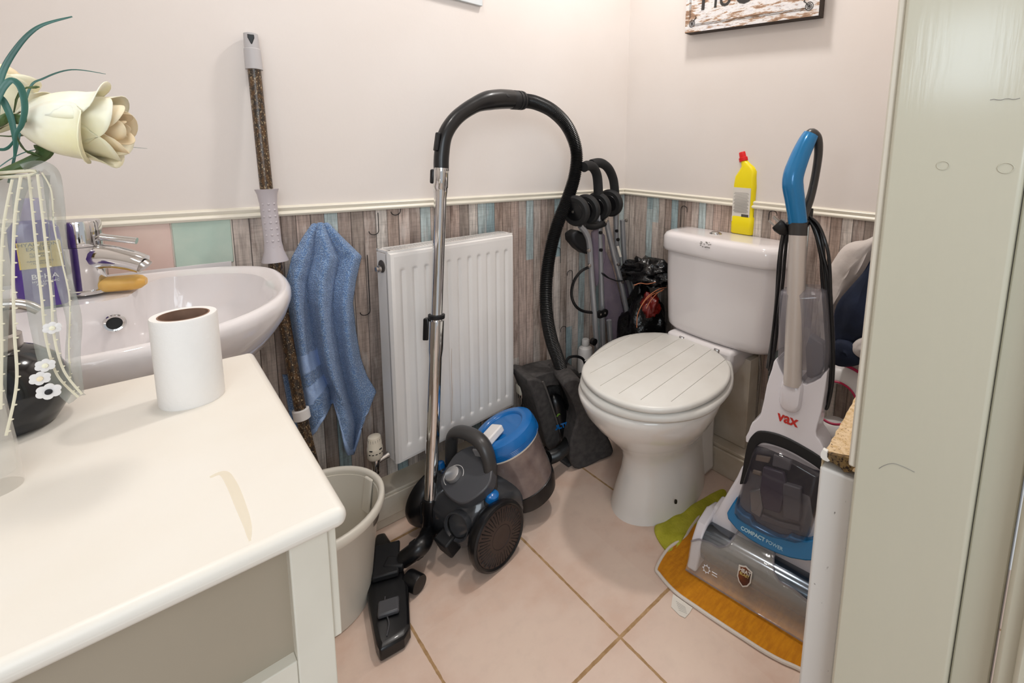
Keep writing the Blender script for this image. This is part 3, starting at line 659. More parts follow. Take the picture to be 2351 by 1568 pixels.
# ------------------------------------------------------------------ radiator
TL=PY(892,591,1.25); BL=PY(916,1070,1.25); TR=PY(1179,539,1.302); 
zt,zb=.808,.211
a0=V((TL.x+.002,1.25,0)); a1=V((PY(1181,700,1.302).x,1.302,0))
rx=(a1-a0).normalized(); ry=V((-rx.y,rx.x,0)); RWd=(a1-a0).length; DP=.062
rad=thing('radiator',(a0+a1)/2+V((0,0,zb)),'white single panel radiator on the wallpapered wall','radiator')
def rp(u,v,z): return a0+rx*u+ry*v+V((0,0,z))
NCH=11; pitch=(RWd-.034)/NCH; NX=NCH*10; rows=[]
zr=[zb+.012,zb+.03,zb+.041]+[zb+.045+.0012*k for k in range(1,8)]+[zb+.06+(zt-zb-.12)*k/20 for k in range(21)]+[zt-.045-.0012*k for k in range(7,0,-1)]+[zt-.041,zt-.03,zt-.012]
for z in zr:
    row=[]
    for j in range(NX+1):
        u=.012+(RWd-.024)*j/NX; q=((u-.017)/pitch); f=q-math.floor(q); d=0
        if 0<=q<=NCH:
            g=max(0,min(1,(abs(f-.5)-.02)/.2)); g=g*g*(3-2*g)     # 0 in the middle of the channel
            e=min(z-(zb+.045),(zt-.045)-z); ez=max(0,min(1,e/.0065))
            d=.0050*(1-g)*ez
        row.append(rp(u,d,z))
    rows.append(row)
b=MB().grid(rows)
# rolled rim
rim=[rp(.0,.012,zb),rp(RWd,.012,zb),rp(RWd,.012,zt),rp(0,.012,zt)]
inn=[rp(.012,0,zb+.012),rp(RWd-.012,0,zb+.012),rp(RWd-.012,0,zt-.012),rp(.012,0,zt-.012)]
mid=[rp(.004,.002,zb+.004),rp(RWd-.004,.002,zb+.004),rp(RWd-.004,.002,zt-.004),rp(.004,.002,zt-.004)]
b.loft([[p for p in rim],[p for p in mid],[p for p in inn]],0,False,False)
b.loft([[rp(0,.012,zb),rp(RWd,.012,zb),rp(RWd,.012,zt),rp(0,.012,zt)],[rp(0,.02,zb),rp(RWd,.02,zb),rp(RWd,.02,zt),rp(0,.02,zt)]],0,False,True,False)
build('front_panel',b,'rad',rad,angle=50)
b=MB(); b.obox(rp(RWd/2,.045,(zb+zt)/2-.01),rx*(RWd/2-.012),ry*.012,V((0,0,(zt-zb)/2-.03))); build('convector',b,'raddark',rad)
for u0 in (0,RWd-.004):
    b=MB(); b.obox(rp(u0+.002,.041,(zb+zt)/2),rx*.002,ry*.026,V((0,0,(zt-zb)/2-.004)))
    if u0==0:
        c=rp(-.001,.04,zt-.04); b.lathe([(.0,0),(.013,0),(.017,.0015),(.0172,.003)],c+rx*.002,-rx,24,1)
    build('side_cover',b,['rad','raddark'],rad,bevel=.0015)
b=MB(); b.obox(rp(RWd/2,.014,zt+.001),rx*(RWd/2),ry*.006,V((0,0,.003))); b.obox(rp(RWd/2,.064,zt+.001),rx*(RWd/2),ry*.004,V((0,0,.003)))
for k in range(46):
    u=.02+(RWd-.04)*k/45; b.obox(rp(u,.04,zt+.001),rx*.0022+ry*.001,ry*.022,V((0,0,.0022)))
for u in (.006,RWd-.006): b.obox(rp(u,.04,zt+.001),rx*.006,ry*.026,V((0,0,.003)))
build('top_grille',b,'rad',rad,bevel=.0006)
c=rp(-.006,.038,zt-.045); b=MB().lathe([(.009,0),(.009,.006),(.0065,.007),(.0065,.012),(.004,.013)],c,-rx,8); build('air_valve',b,'steel',rad)
# thermostatic valve at the left foot
vb=PY(862,1062,1.285)
tv=build('valve_body',MB().lathe([(.0075,-.075),(.0075,-.03),(.0105,-.03),(.0105,-.02),(.0115,-.018),(.0115,.004),(.0135,.006),(.0135,.014)],vb,(0,0,1),18).tube([vb+V((0,0,-.002)),vb+V((.018,.002,.002)),vb+V((.036,.006,.004))],[.008,.0075,.0095],12),'chrome',rad,label='chrome thermostatic valve')
b=MB(); rr=[]
for r,h in ((.0135,.012),(.0165,.014),(.0195,.02),(.0198,.044),(.0192,.048),(.0182,.05),(.0175,.07),(.0155,.078),(.009,.0815),(0,.082)):
    rr.append((r,h))
b.lathe(rr,vb,(0,0,1),32)
build('valve_cap',b,'trv',tv,label='cream valve cap')
b=MB()
for k in range(18):
    a=2*PI*k/18; b.obox(vb+V((math.cos(a)*.0170,math.sin(a)*.0170,.066)),V((-math.sin(a),math.cos(a),0))*.00025,V((math.cos(a),math.sin(a),0))*.0006,V((0,0,.007)))
for a in (3.7,4.15,4.6,5.05,5.5): b.obox(vb+V((math.cos(a)*.0197,math.sin(a)*.0197,.034)),V((-math.sin(a),math.cos(a),0))*.0025,V((math.cos(a),math.sin(a),0))*.0004,V((0,0,.0012)))
for a in (3.9,5.2): b.obox(vb+V((math.cos(a)*.0197,math.sin(a)*.0197,.0455)),V((-math.sin(a),math.cos(a),0))*.004,V((math.cos(a),math.sin(a),0))*.0006,V((0,0,.0016)))
build('valve_marks',b,'blackmatte',tv)
rb=PY(1196,905,1.325)
b=MB().lathe([(.007,-.16),(.007,-.035),(.011,-.03),(.011,-.01),(.008,-.006),(.008,.0)],rb+V((0,0,.02)),(0,0,1),16); lv=build('lockshield_valve',b,'chrome',rad)
b=MB(); b.loft([[rb+V((p,q,z)) for p,q in rrect(w,w,.004)] for w,z in ((.018,.0),(.026,.01),(.028,.034),(.026,.038))]); build('lockshield_cap',b,'trv',lv,bevel=.001,label='cream cap')
p=PN(1037,800,a0,ry); b=MB().tube([PN(x,y,a0+ry*.0022,ry) for x,y in ((1037,800),(1036,850),(1038,900),(1037,960),(1039,1040))],[.0004,.0006,.0009,.0006,.0004],5,flat=.4); build('rust_streak',b,'rust',rad,label='brown rust streak')
# ------------------------------------------------------------------ waste bin
bc=V((.240,1.158,0)); ZR=.262
wb=thing('waste_bin',bc,'cream plastic waste bin between the side table and floor head','bin')
b=MB(); SX,SY=1.0,.93
prof=[(.098,.0),(.104,.003),(.108,.03),(.134,ZR-.018),(.136,ZR-.016)]
b.lathe(prof,bc,(0,0,1),56,0,SX,SY,cap=False,xref=(1,1,0)); b.lathe([(0,0),(.098,0)],bc,(0,0,1),56,0,SX,SY,cap=False,xref=(1,1,0)); b.lathe([(.136,ZR-.016),(.131,ZR-.016),(.104,.03),(.099,.006),(0,.005)],bc,(0,0,1),56,0,SX,SY,cap=False,xref=(1,1,0)); build('body',b,'bin',wb,angle=50)
b=MB().lathe([(.1345,ZR-.020),(.1455,ZR-.022),(.1475,ZR-.018),(.147,ZR-.004),(.143,ZR),(.136,ZR-.001),(.133,ZR-.008),(.1335,ZR-.020),(.1345,ZR-.020)],bc,(0,0,1),56,0,SX,SY,cap=False,xref=(1,1,0)); build('rim',b,'bin',wb,angle=60)
b=MB(); d=V((1,.25,0)).normalized(); q=bc+d*.124+V((0,0,ZR-.03)); b.loft([[q+d*(p*.5-.004+s)+d.cross(V((0,0,1)))*w_+V((0,0,h)) for p,w_ in rrect(.014,.03,.006)] for h,s in ((-.06,-.009),(.0,0),(.024,.004))]); build('lug',b,'bin',wb,bevel=.002)
b=MB(); rows=[]
for zz in (.205,.238):
    r=.107+(.136-.107)*(zz-.03)/(ZR-.046)+.0007
    row=[]
    for k in range(7):
        a=math.radians(-86+k*4.2); d=V((1,1,0)).normalized(); e=V((-1,1,0)).normalized()
        row.append(bc+d*(r*SX*math.cos(a))+e*(r*SY*math.sin(a))+V((0,0,zz-(.012*(k/6)))))
    rows.append(row)
b.grid(rows); lb_=build('sticker',b,'binlabel',wb,solid=.0006)
# ------------------------------------------------------------------ cylinder vacuum cleaner with hose and wand
vo=V((.575,1.12,0)); vf=V((-.985,-.17,0)).normalized(); vl=V((.17,-.985,0)).normalized()   # forward, towards the visible wheel
vac=thing('vacuum_cleaner',vo,'grey and blue cylinder vacuum cleaner with chrome wand and black hose','vacuum cleaner')
def vp(f,l,z): return vo+vf*f+vl*l+V((0,0,z))
def sect(f,hw,z0,z1,p=.75,n=36):
    out=[]; zc=(z0+z1)/2; hh=(z1-z0)/2
    for k in range(n):
        a=2*PI*k/n; c,s=math.cos(a),math.sin(a)
        out.append(vp(f,hw*math.copysign(abs(c)**p,c),zc+hh*math.copysign(abs(s)**p,s)))
    return out
b=MB().loft([sect(-.25,.05,.03,.08),sect(-.235,.085,.018,.10),sect(-.18,.108,.014,.135),sect(-.12,.116,.014,.172),sect(-.06,.118,.014,.19),sect(-.01,.116,.016,.192),sect(.025,.108,.02,.178),sect(.05,.09,.03,.15),sect(.066,.06,.045,.118)])
build('body',b,'darkgrey',vac,angle=60)
def wheel(l,s):
    c=vp(.0 if s>0 else .012,l,.087); n=(vl*s+V((0,0,.10))).normalized()
    b=MB().lathe([(.05,-.045),(.074,-.034),(.0835,-.018),(.0865,-.004),(.0845,.004),(.079,.007),(.074,.004)],c,n,48,0,cap=False)
    w=build('wheel',b,'blackpl',vac)
    b=MB().lathe([(.0745,.0035),(.06,.0072),(.03,.009),(.029,.0085),(.0,.0095)],c,n,48,0,cap=False); x,y,z=frame(n)
    for k in range(48):
        a=2*PI*k/48; r0,r1=(.038,.072) if k%2 else (.046,.068); d=x*math.cos(a)+y*math.sin(a); h=lambda r:.0078-.0032*(r-.03)/.049
        b.tube([c+d*r0+n*(h(r0)+.0008),c+d*r1+n*(h(r1)+.0012)],.0013,4,1)
    b.tube([c+(x*math.cos(2*PI*k/24)+y*math.sin(2*PI*k/24))*.03+n*.0085 for k in range(24)],.0009,4,1,closed=True)
    build('hub',b,['rotor','slot'],w,label='brown black hub with radial slots')
wheel(.150,1); wheel(-.118,-1)
# control panel, traced on a sloping plane
pc=vp(.03,-.03,.20); pn=(vf*.55+V((0,0,.84))+vl*.05).normalized()
def vpan(px,py,o=0): return PN(px,py,pc+pn*o,pn)
pl=[vpan(*q) for q in ((1012,1098),(1030,1062),(1052,1036),(1090,1022),(1128,1040),(1130,1078),(1122,1112),(1090,1142),(1058,1156),(1030,1142),(1014,1120))]
pl=cr(pl,4,True)
build('control_panel',MB().prism(pl,-pn*.035),'panelgrey',vac,bevel=.004,label='dark grey control panel')
kc=vpan(1042,1092,.001); b=MB().lathe([(.0205,0),(.0205,.012),(.0195,.0145),(.0185,.015),(0,.0152)],kc,pn,36); kn=build('power_knob',b,'silverknob',vac,label='silver power knob')
x,y,z=frame(pn); b=MB(); b.tube([kc+(x*math.cos(a)+y*math.sin(a))*.028+pn*.0006 for a in [PI*.1+k*PI*1.35/30 for k in range(31)]],.0009,5); build('dial_mark',b,'whiteplastic',kn)
# carrying handle
hpts=cr([vp(-.035,l,z) for l,z in ((-.092,.15),(-.092,.20),(-.082,.262),(-.052,.286),(0,.296),(.045,.288),(.070,.258),(.079,.205),(.084,.14))],6)
b=MB().tube(hpts,[.013,.0145,.0155,.0165,.0165,.0165,.0155,.0145,.013],14,flat=1.3,up=(0,0,1)); build('carry_handle',b,'handlegrey',vac)
# blue buttons
for c,r in ((vp(-.016,.106,.172),.0178),(vp(-.005,-.105,.178),.0135)):
    bd_=(vl*(.25 if c.y<1.1 else -.25)+V((0,0,1))).normalized()
    b=MB().lathe([(r*1.02,-.02),(r*1.02,-.002),(r,.0),(r*.92,.005),(r*.6,.0085),(0,.0095)],c,bd_,28); b.lathe([(r*1.15,-.06),(r*1.2,-.018),(r*1.1,-.010),(r,-.01)],c,bd_,28,1); build('release_button',b,['blue','darkgrey'],vac,label='blue button')
# hose inlet at the front
ic=vp(.052,.06,.112); idr=(vf*.92+vl*.22+V((0,0,.12))).normalized()
b=MB().lathe([(.034,-.05),(.0365,-.01),(.038,0),(.0345,.0),(.032,-.006)],ic+idr*.018,idr,32,cap=False); b.lathe([(.032,-.006),(.031,-.028),(0,-.03)],ic+idr*.018,idr,32,1,cap=False); build('air_inlet',b,['darkgrey','darkhole'],vac)
b=MB(); c=vp(.075,.035,.058); b.obox(c,vl*.026,vf*.016+V((0,0,-.006)),V((0,0,.024))+vf*.010); build('front_latch',b,'blackmatte',vac,bevel=.005)
# dust container with blue lid, leaning back
lc=PZ(1152,978,.285); db=PZ(1214,1112,.085); ax=(lc-db).normalized(); DL=(lc-db).length
b=MB().lathe([(.072,0),(.080,.004),(.087,DL-.055),(.087,DL-.04)],db,ax,48); build('dust_cup',b,'dust',vac,label='clear dust cup full of grey dust')
b=MB().lathe([(.088,DL-.056),(.0905,DL-.054),(.0905,DL-.048),(.088,DL-.047)],db,ax,48); build('seal_ring',b,'trv',vac)
b=MB().lathe([(.089,DL-.052),(.0915,DL-.048),(.0915,DL-.034),(.094,DL-.032),(.094,DL-.02),(.090,DL-.006),(.080,DL),(.064,DL+.001),(.061,DL-.001),(.059,DL-.005),(0,DL-.004)],db,ax,56)
for k in range(4): b.tube([db+ax*(DL-.046+.004*k)+(frame(ax)[0]*math.cos(a)+frame(ax)[1]*math.sin(a))*.0943 for a in [2*PI*j/56 for j in range(56)]],.0007,4,closed=True)
lid=build('lid',b,'blue',vac,label='blue dust cup lid')
la=PN(1112,1022,lc+ax*.006,ax); lb2=PN(1146,984,lc+ax*.006,ax); ld_=(la-lb2).normalized(); lw=ld_.cross(ax)
b=MB(); b.obox((la+lb2)/2+ax*.006,ld_*((la-lb2).length/2),lw*.021,ax*.011); b.obox(la+ld_*.010-ax*.004,ld_*.018,lw*.020,ax*.013,1); build('latch',b,['whiteplastic','silver'],lid,bevel=.004,label='white latch')
# cradle under the cup
b=MB().loft([[db-ax*.03+(frame(ax)[0]*math.cos(a)+frame(ax)[1]*math.sin(a))*r for a in [2*PI*j/32 for j in range(32)]] for r in (.05,.07)]); 
b=MB().lathe([(.045,-.05),(.074,-.03),(.082,.0),(.0835,.02),(.0805,.022)],db,ax,40); build('cup_base',b,'blackpl',vac)
# wand
w0=PY(988,1168,1.168); w1=PY(1013,388,1.215); wd=(w1-w0).normalized()
def wp(py): 
    px=988+(1013-988)*(1168-py)/(1168-388); d=ray(px,py); w_=CAM-w0; a,b_,c=d.dot(d),d.dot(wd),1; dd,e=d.dot(w_),wd.dot(w_); return w0+wd*((a*e-b_*dd)/(a*c-b_*b_))
h=lambda py:(wp(py)-w0).dot(wd)
b=MB().lathe([(.0175,0),(.0178,h(820)),(.0205,h(800)),(.0205,h(735))],w0,wd,32); wand=build('wand',b,'chrome',vac,label='telescopic chrome wand')
b=MB().lathe([(.0155,h(740)),(.0158,h(455)),(.0178,h(440)),(.0178,h(432)),(.0192,h(430)),(.0192,h(386))],w0,wd,32); build('inner_tube',b,'chrome',wand)
b=MB().lathe([(.0208,h(731)),(.0216,h(730)),(.0216,h(722)),(.0160,h(721))],w0,wd,32); build('collar',b,'blackmatte',wand)
q=wp(755); sd_=-RX; b=MB(); b.obox(q+sd_*.0255,sd_*.0075,wd*.030,wd.cross(sd_)*.009); build('slider',b,'blackpl',wand,bevel=.003)
q=wp(405); b=MB(); b.obox(q+sd_*.0215,sd_*.006,wd*.019,wd.cross(sd_)*.008); build('lock_button',b,'blackpl',wand,bevel=.004)
# bent handle and hose
hpx=[(1013,392,1.215),(1014,355,1.218),(1022,310,1.222),(1046,273,1.227),(1080,247,1.232),(1112,233,1.236),(1145,228,1.24),(1176,228,1.243)]
HP=cr([PY(*q) for q in hpx],6); b=MB().tube(HP,[.0195,.0195,.0192,.0192,.0195,.0215,.0275,.0285,.0275],18); hd=build('hose_handle',b,'blackpl',vac,label='bent black hose handle')
q=PY(1008,322,1.215); b=MB(); t_=(HP[16]-HP[10]).normalized(); s_=t_.cross(V((0,-1,0))); 
q=PY(1003,325,1.213); b.obox(q,V((.0045,0,0)),V((0,.008,0)),V((.004,0,.024))); build('trigger',b,'blackmatte',hd,bevel=.003)
q=PY(1164,219,1.222); b=MB().lathe([(.0062,-.004),(.0062,.0008),(.0052,.0012),(0,.001)],q+V((0,-.007,.0)),V((0,-1,.45)),20); build('button',b,'blackmatte',hd)
c0=PY(1174,229,1.243); c1=PY(1200,231,1.246); cd=(c1-c0).normalized(); cl=(c1-c0).length
b=MB().lathe([(.0275,-.002),(.0285,.002),(.0285,cl*.42),(.0265,cl*.44),(.0265,cl*.52),(.0285,cl*.54),(.0285,cl*.72),(.0265,cl*.74),(.0265,cl*.8),(.0285,cl*.82),(.0275,cl*1.0),(.021,cl*1.02)],c0,cd,28); build('swivel_collar',b,'blackmatte',hd)
hx=[(1198,231,1.246),(1230,236,1.25),(1270,256,1.255),(1304,293,1.258),(1323,345,1.258),(1320,400,1.255),(1302,460,1.25),(1280,515,1.245),(1263,580,1.24),(1254,650,1.236),(1255,720,1.232),(1266,780,1.228),(1283,830,1.222),(1298,880,1.212),(1312,930,1.20),(1318,975,1.185),(1306,1015,1.165),(1280,1042,1.15),(1255,1052,1.14)]
HX=cr([PY(*q) for q in hx],40)
def resample(P,st):
    out=[P[0]]; acc=0
    for i in range(1,len(P)):
        seg=(P[i]-P[i-1]); l=seg.length; d=st-acc
        while d<=l: out.append(P[i-1]+seg*(d/l)); d+=st
        acc=(acc+l)%st if l>0 else acc
    return out
HR=resample(HX,.0029)
rs=[.0190 if k%2 else .0224 for k in range(len(HR))]
b=MB().tube(HR,rs,18); build('hose',b,'hose',vac,angle=25,label='ribbed black hose')
q=PY(1255,1052,1.14); b=MB().tube([q,q+V((-.05,.01,-.012)),q+V((-.11,.012,-.02))],[.027,.029,.03],20); build('hose_connector',b,'blackmatte',vac)
# floor head
FP=[PZ(px,py,.038) for px,py in ((866,1222),(882,1218),(897,1240),(922,1288),(938,1345),(942,1436),(928,1458),(872,1490),(862,1470),(846,1385),(840,1330),(846,1270))]
b=MB(); b.loft([[p+V((0,0,-.034))*1 for p in FP],[p+V((0,0,-.006)) for p in FP],[p+(sum(FP,V((0,0,0)))/len(FP)-p)*.07 for p in FP]]); 
fh=build('floor_head',b,'blackpl',vac,bevel=.004,label='black floor head')
for p,q,w_,hh,k in (((885,1330),(890,1255),.03,.016,'blackmatte'),((892,1415),(893,1380),.022,.012,'panelgrey'),((930,1300),(885,1300),.016,.02,'blackmatte')):
    a_,b__=PZ(*p,.042),PZ(*q,.042); d=(b__-a_); s_=d.normalized().cross(V((0,0,1)))
    bb=MB(); bb.obox((a_+b__)/2+V((0,0,hh*.3)),d/2,s_*w_,V((0,0,hh*.5))); build('pedal' if k=='panelgrey' else 'head_cover',bb,k,fh,bevel=.004)
bb=MB().tube(cr([PZ(888,1460,.04),PZ(893,1430,.042),PZ(884,1400,.042),PZ(884,1370,.043)],4),.0015,6); build('trim_line',bb,'panelgrey',fh)
pv=PZ(950,1335,.025); bb=MB().lathe([(.021,-.02),(.022,-.017),(.022,.017),(.021,.02),(0,.0205)],pv,V((.35,-.94,0)),28); build('head_wheel',bb,'blackpl',fh)
e1=w0+wd*.01; e2=w0-wd*.055; e3=PZ(965,1255,.075); e4=PZ(925,1285,.05)
bb=MB().tube([w0+wd*.03,e1,e1-wd*.02],[.0215,.0225,.0215],20); bb.tube(cr([e1,e2,(e2*.5+e3*.5)+V((0,0,-.004)),e3,e4],6),[.0205,.021,.022,.023,.021],18)
build('elbow',bb,'blackpl',fh); bb=MB(); bb.tube([e3+(e4-e3)*.1,e3+(e4-e3)*.35],[.0245,.0245],20); build('elbow_collar',bb,'blackmatte',fh)
q=w0-wd*.01-RX*.022; bb=MB(); bb.obox(q,RX*.004,wd*.03,wd.cross(RX)*.007); build('elbow_clip',bb,'blackmatte',fh,bevel=.002)
# ------------------------------------------------------------------ toilet
tcx,tcy=1.12,.868
toi=thing('toilet',(tcx,tcy,0),'white close coupled toilet with a plank style lid, closed','toilet')
def egg(xf,xb,b_,z,cy=tcy,n=56,p=1.0,pb=.8,sk=.0):
    xm=xf+(xb-xf)*.46; out=[]
    for k in range(n):
        a=2*PI*k/n; c,s=math.cos(a),math.sin(a)
        if c<0: x=xm-(xm-xf)*abs(c)**p
        else: x=xm+(xb-xm)*abs(c)**pb
        out.append(V((x,cy+b_*math.copysign(abs(s)**(1.0 if c<0 else .9),s)*(1-.25*max(0,c)*(1 if pb<1 else 0))+sk*(x-xm),z)))
    return out
b=MB().loft([egg(.948,1.335,.122,0),egg(.95,1.335,.121,.008),egg(.963,1.335,.110,.06),egg(.982,1.33,.099,.12),egg(.985,1.325,.097,.165),egg(.968,1.32,.106,.205,tcy-.003),egg(.925,1.31,.135,.25,tcy-.008),egg(.877,1.30,.168,.30,tcy-.014),egg(.842,1.30,.191,.345,tcy-.018),egg(.824,1.31,.203,.382,tcy-.02),egg(.820,1.315,.206,.397,tcy-.02),egg(.824,1.312,.203,.405,tcy-.02),egg(.84,1.30,.188,.408,tcy-.02)])
pan=build('pan',b,'ceramic_base',toi,angle=70)
b=MB().loft([[V((x,y,z)) for x,y in [(1.22,.80-w),(1.345,.80-w*.9),(1.345,.93+w*.9),(1.22,.93+w)]] for z,w in ((.01,.01),(.12,.0),(.2,.0),(.3,.015),(.37,.04))]); build('trap_housing',b,'ceramic_base',pan,bevel=.02,seg=4)
b=MB(); b.lathe([(.006,0),(.0075,.002),(0,.0025)],PX(1551,1153,1.19)+V((-.0,-.0,0)),V((-.3,-1,.2)),16); 
pl=PX(1551,1153,1.16); b=MB().lathe([(0,0),(.006,0),(.0065,-.004)],PN(1553,1152,V((1.12,tcy-.117,.03)),V((.25,-1,.25)).normalized()),V((.25,-1,.25)).normalized(),16); build('fixing_hole',b,'darkhole',pan)
zl=.455
def offs(P,d):
    c=sum(P,V((0,0,0)))/len(P); return [p+(c-p).normalized()*d for p in P]
spx=[(1332,868),(1340,893),(1372,923),(1430,946),(1492,957),(1556,957),(1616,944),(1658,917),(1682,884),(1684,850),(1676,826),(1650,803),(1600,783),(1545,768),(1490,764),(1432,772),(1384,794),(1349,828)]
S=cr([PZ(x,y,.428) for x,y in spx],4,True)
b=MB().loft([[p+V((0,0,-.018)) for p in offs(S,.004)],[p+V((0,0,-.011)) for p in S],[p+V((0,0,-.004)) for p in S],[p+V((0,0,.003)) for p in offs(S,.004)],[p+V((0,0,.005)) for p in offs(S,.012)]]); build('seat',b,'seat',toi,angle=70)
lpx=[(1335,848),(1343,870),(1372,897),(1420,920),(1475,934),(1530,937),(1585,928),(1635,907),(1668,880),(1679,852),(1671,828),(1645,805),(1600,785),(1545,768),(1490,763),(1432,771),(1384,793),(1347,824)]
Lp=cr([PZ(x,y,zl) for x,y in lpx],4,True)
b=MB().loft([[p+V((0,0,-.019)) for p in offs(Lp,.006)],[p+V((0,0,-.014)) for p in offs(Lp,.001)],[p+V((0,0,-.007)) for p in Lp],[p+V((0,0,-.002)) for p in offs(Lp,.003)],[p for p in offs(Lp,.009)]]); lidt=build('lid',b,'seat',toi,angle=70)
b=MB()
for (x0,y0),(x1,y1) in (((1342,829),(1452,768)),((1355,857),(1523,767)),((1378,886),(1558,779)),((1421,904),(1594,791)),((1471,918),(1632,803)),((1541,922),(1665,826))):
    p,q=PZ(x0,y0,zl+.0002),PZ(x1,y1,zl+.0002); b.tube([p,q],.0011,6,flat=.35,up=(0,0,1))
build('plank_groove',b,'groove',lidt)
for y in (.79,.93):
    b=MB().lathe([(.011,-.0),(.012,.004),(.012,.05),(.010,.054)],V((1.305,y,.404)),(0,0,1),18); build('hinge',b,'chrome',toi)
xc=1.333
yl,yr=PX(1517,650,xc).y,PX(1785,650,xc).y; yl2,yr2=PX(1519,745,xc).y,PX(1765,806,xc).y; yc=(yl+yr)/2
def cis(ya,yb_,x0,x1,z,bow=.022,r=.055,n=10):
    out=[]; 
    # front edge bowed, corners rounded
    for k in range(n+1):
        a=PI/2*k/n; out.append((x0+r-r*math.sin(a)*1.0, yb_+r-r*math.cos(a)))
    for k in range(1,n):
        out.append((x0,yb_+r+(ya-yb_-2*r)*k/n))
    for k in range(n+1):
        a=PI/2*k/n; out.append((x0+r-r*math.cos(a), ya-r+r*math.sin(a)))
    out+= [(x1,ya),(x1,yb_)]
    m_=(ya+yb_)/2; h_=(ya-yb_)/2
    return [V((x-bow*(1-((y-m_)/h_)**2)*(1 if x<x1-.01 else 0)+.0,y,z)) for x,y in out]
XBK=1.478
b=MB().loft([cis(yl2-.03,yr2+.03,xc+.03,XBK-.01,.461),cis(yl2-.012,yr2+.012,xc+.012,XBK-.004,.466),cis(yl2-.002,yr2+.002,xc+.004,XBK,.48),cis(yl2,yr2,xc+.002,XBK,.5),cis(yl-.002,yr+.002,xc,XBK,.66),cis(yl,yr,xc,XBK,.748)]); build('cistern',b,'ceramic',toi,angle=60)
zt_=PX(1512,527,xc-.01).z
b=MB().loft([cis(yl+.004,yr-.004,xc-.004,XBK,.744),cis(yl+.010,yr-.010,xc-.011,XBK,.747),cis(yl+.012,yr-.012,xc-.013,XBK,.757),cis(yl+.011,yr-.011,xc-.012,XBK,zt_-.018),cis(yl+.005,yr-.005,xc-.006,XBK,zt_-.006),cis(yl-.006,yr+.006,xc+.006,XBK-.002,zt_),cis(yl-.03,yr+.03,xc+.03,XBK-.01,zt_+.001)]); cl=build('cistern_lid',b,'ceramic',toi,angle=60)
c=PZ(1643,537,zt_); b=MB().lathe([(.0215,0),(.021,.003),(.0165,.0045),(.016,.006),(.012,.0085),(0,.0095)],c,(0,0,1),32); build('flush_button',b,'chrome',cl,label='chrome flush button')
b=MB(); random.seed(3)
q0=PX(1600,558,xc-.0345); 
for i in range(16): 
    p=PN(1601+random.random()*31,555+random.random()*14+ .15*(1601-1601),q0,V((-1,0,.12)).normalized()); b.obox(p,V((.0004,0,0)),V((0,random.uniform(.001,.004),0)),V((0,0,random.uniform(.0006,.0016))))
build('worn_sticker',b,'greyink',cl,label='scraps of a worn grey sticker')
b=MB().loft([[V((x,y,z)) for x,y in [(1.30-w*.3,.735-w),(1.455,.735-w),(1.455,.995+w),(1.30-w*.3,.995+w)]] for z,w in ((.34,-.04),(.385,-.012),(.41,0),(.462,.002))]); build('cistern_shelf',b,'ceramic',pan,bevel=.014,seg=3)
wp_=cr([PX(1742,808,1.45),PX(1745,850,1.452),PX(1740,900,1.455),PX(1735,950,1.456),PX(1729,980,1.458)],6)
b=MB().tube(resample(wp_,.002),[.0062 if k%2 else .0055 for k in range(len(resample(wp_,.002)))],10); o=build('water_hose',b,'braid',toi)
# ------------------------------------------------------------------ bleach bottle
bl=PZ(1707,536,zt_+.002); 
bot_=thing('bleach_bottle',bl,'yellow angle necked bleach bottle with red cap on the cistern lid','bottle')
by=V((0,1,0)); bx_=V((-1,0,0))
def br(w,d,z,oy=0,r=.014): return [bl+V((0,oy,0))+by*p+bx_*q+V((0,0,z)) for p,q in rrect(w,d,r)]
HB=PX(1700,352,bl.x).z-bl.z
def bz(py): return PX(1705,py,bl.x).z-bl.z
b=MB().loft([br(.078,.044,0),br(.083,.049,.004),br(.084,.05,bz(497)),br(.077,.045,bz(494)),br(.079,.046,bz(470)),br(.082,.048,bz(430)),br(.082,.048,bz(424)),br(.076,.045,bz(405)),br(.064,.042,bz(392),-.006),br(.050,.038,bz(382),-.004,.017),br(.036,.034,bz(374),.006,.015),br(.03,.03,bz(368),.012,.0145)])
build('body',b,'yellow',bot_,angle=60)
nc=bl+V((0,.013,bz(370))); nd=V((0,.30,1)).normalized()
b=MB().lathe([(.0165,0),(.0185,.001),(.0185,.012),(.0175,.013),(.0150,.0135),(.0145,.03),(.0135,.032),(0,.032)],nc,nd,24)
build('cap',b,'redcap',bot_,label='red cap',angle=30)
b=MB(); zl0,zl1=bz(510),bz(428); 
b.loft([[bl+by*p+bx_*(q)+V((0,0,z)) for p,q in ((-.030,w/2+.0006),(.036,w/2+.0006),(.036,w/2-.0006),(-.030,w/2-.0006))] for z,w in ((bz(508),.0455),(bz(472),.0465),(bz(430),.0485))]); lab=build('label',b,'label',bot_,label='white printed label')
b=MB(); u_=-by
for i in range(21):
    z=bz(434)-(bz(434)-bz(486))*i/20; wdt=.026+.003*math.sin(i*2.1); b.obox(bl+bx_*(.0242)+by*(.004)+V((0,0,z)),by*wdt,bx_*.0004,V((0,0,.0007)))
build('small_print',b,'greyink',lab)
b=MB()
for k in range(15):
    b.obox(bl+bx_*.0238+by*(-.001-.0018*k)+V((0,0,bz(497))),by*(.0004+.0005*((k*7)%3==0)),bx_*.0004,V((0,0,.011)))
build('bar_code',b,'blackprint',lab)
b=MB(); b.obox(bl+bx_*.0236+by*.012+V((0,0,bz(500))),by*.0045,bx_*.0004,V((0,0,.0045))); build('recycling_mark',b,'green',lab)
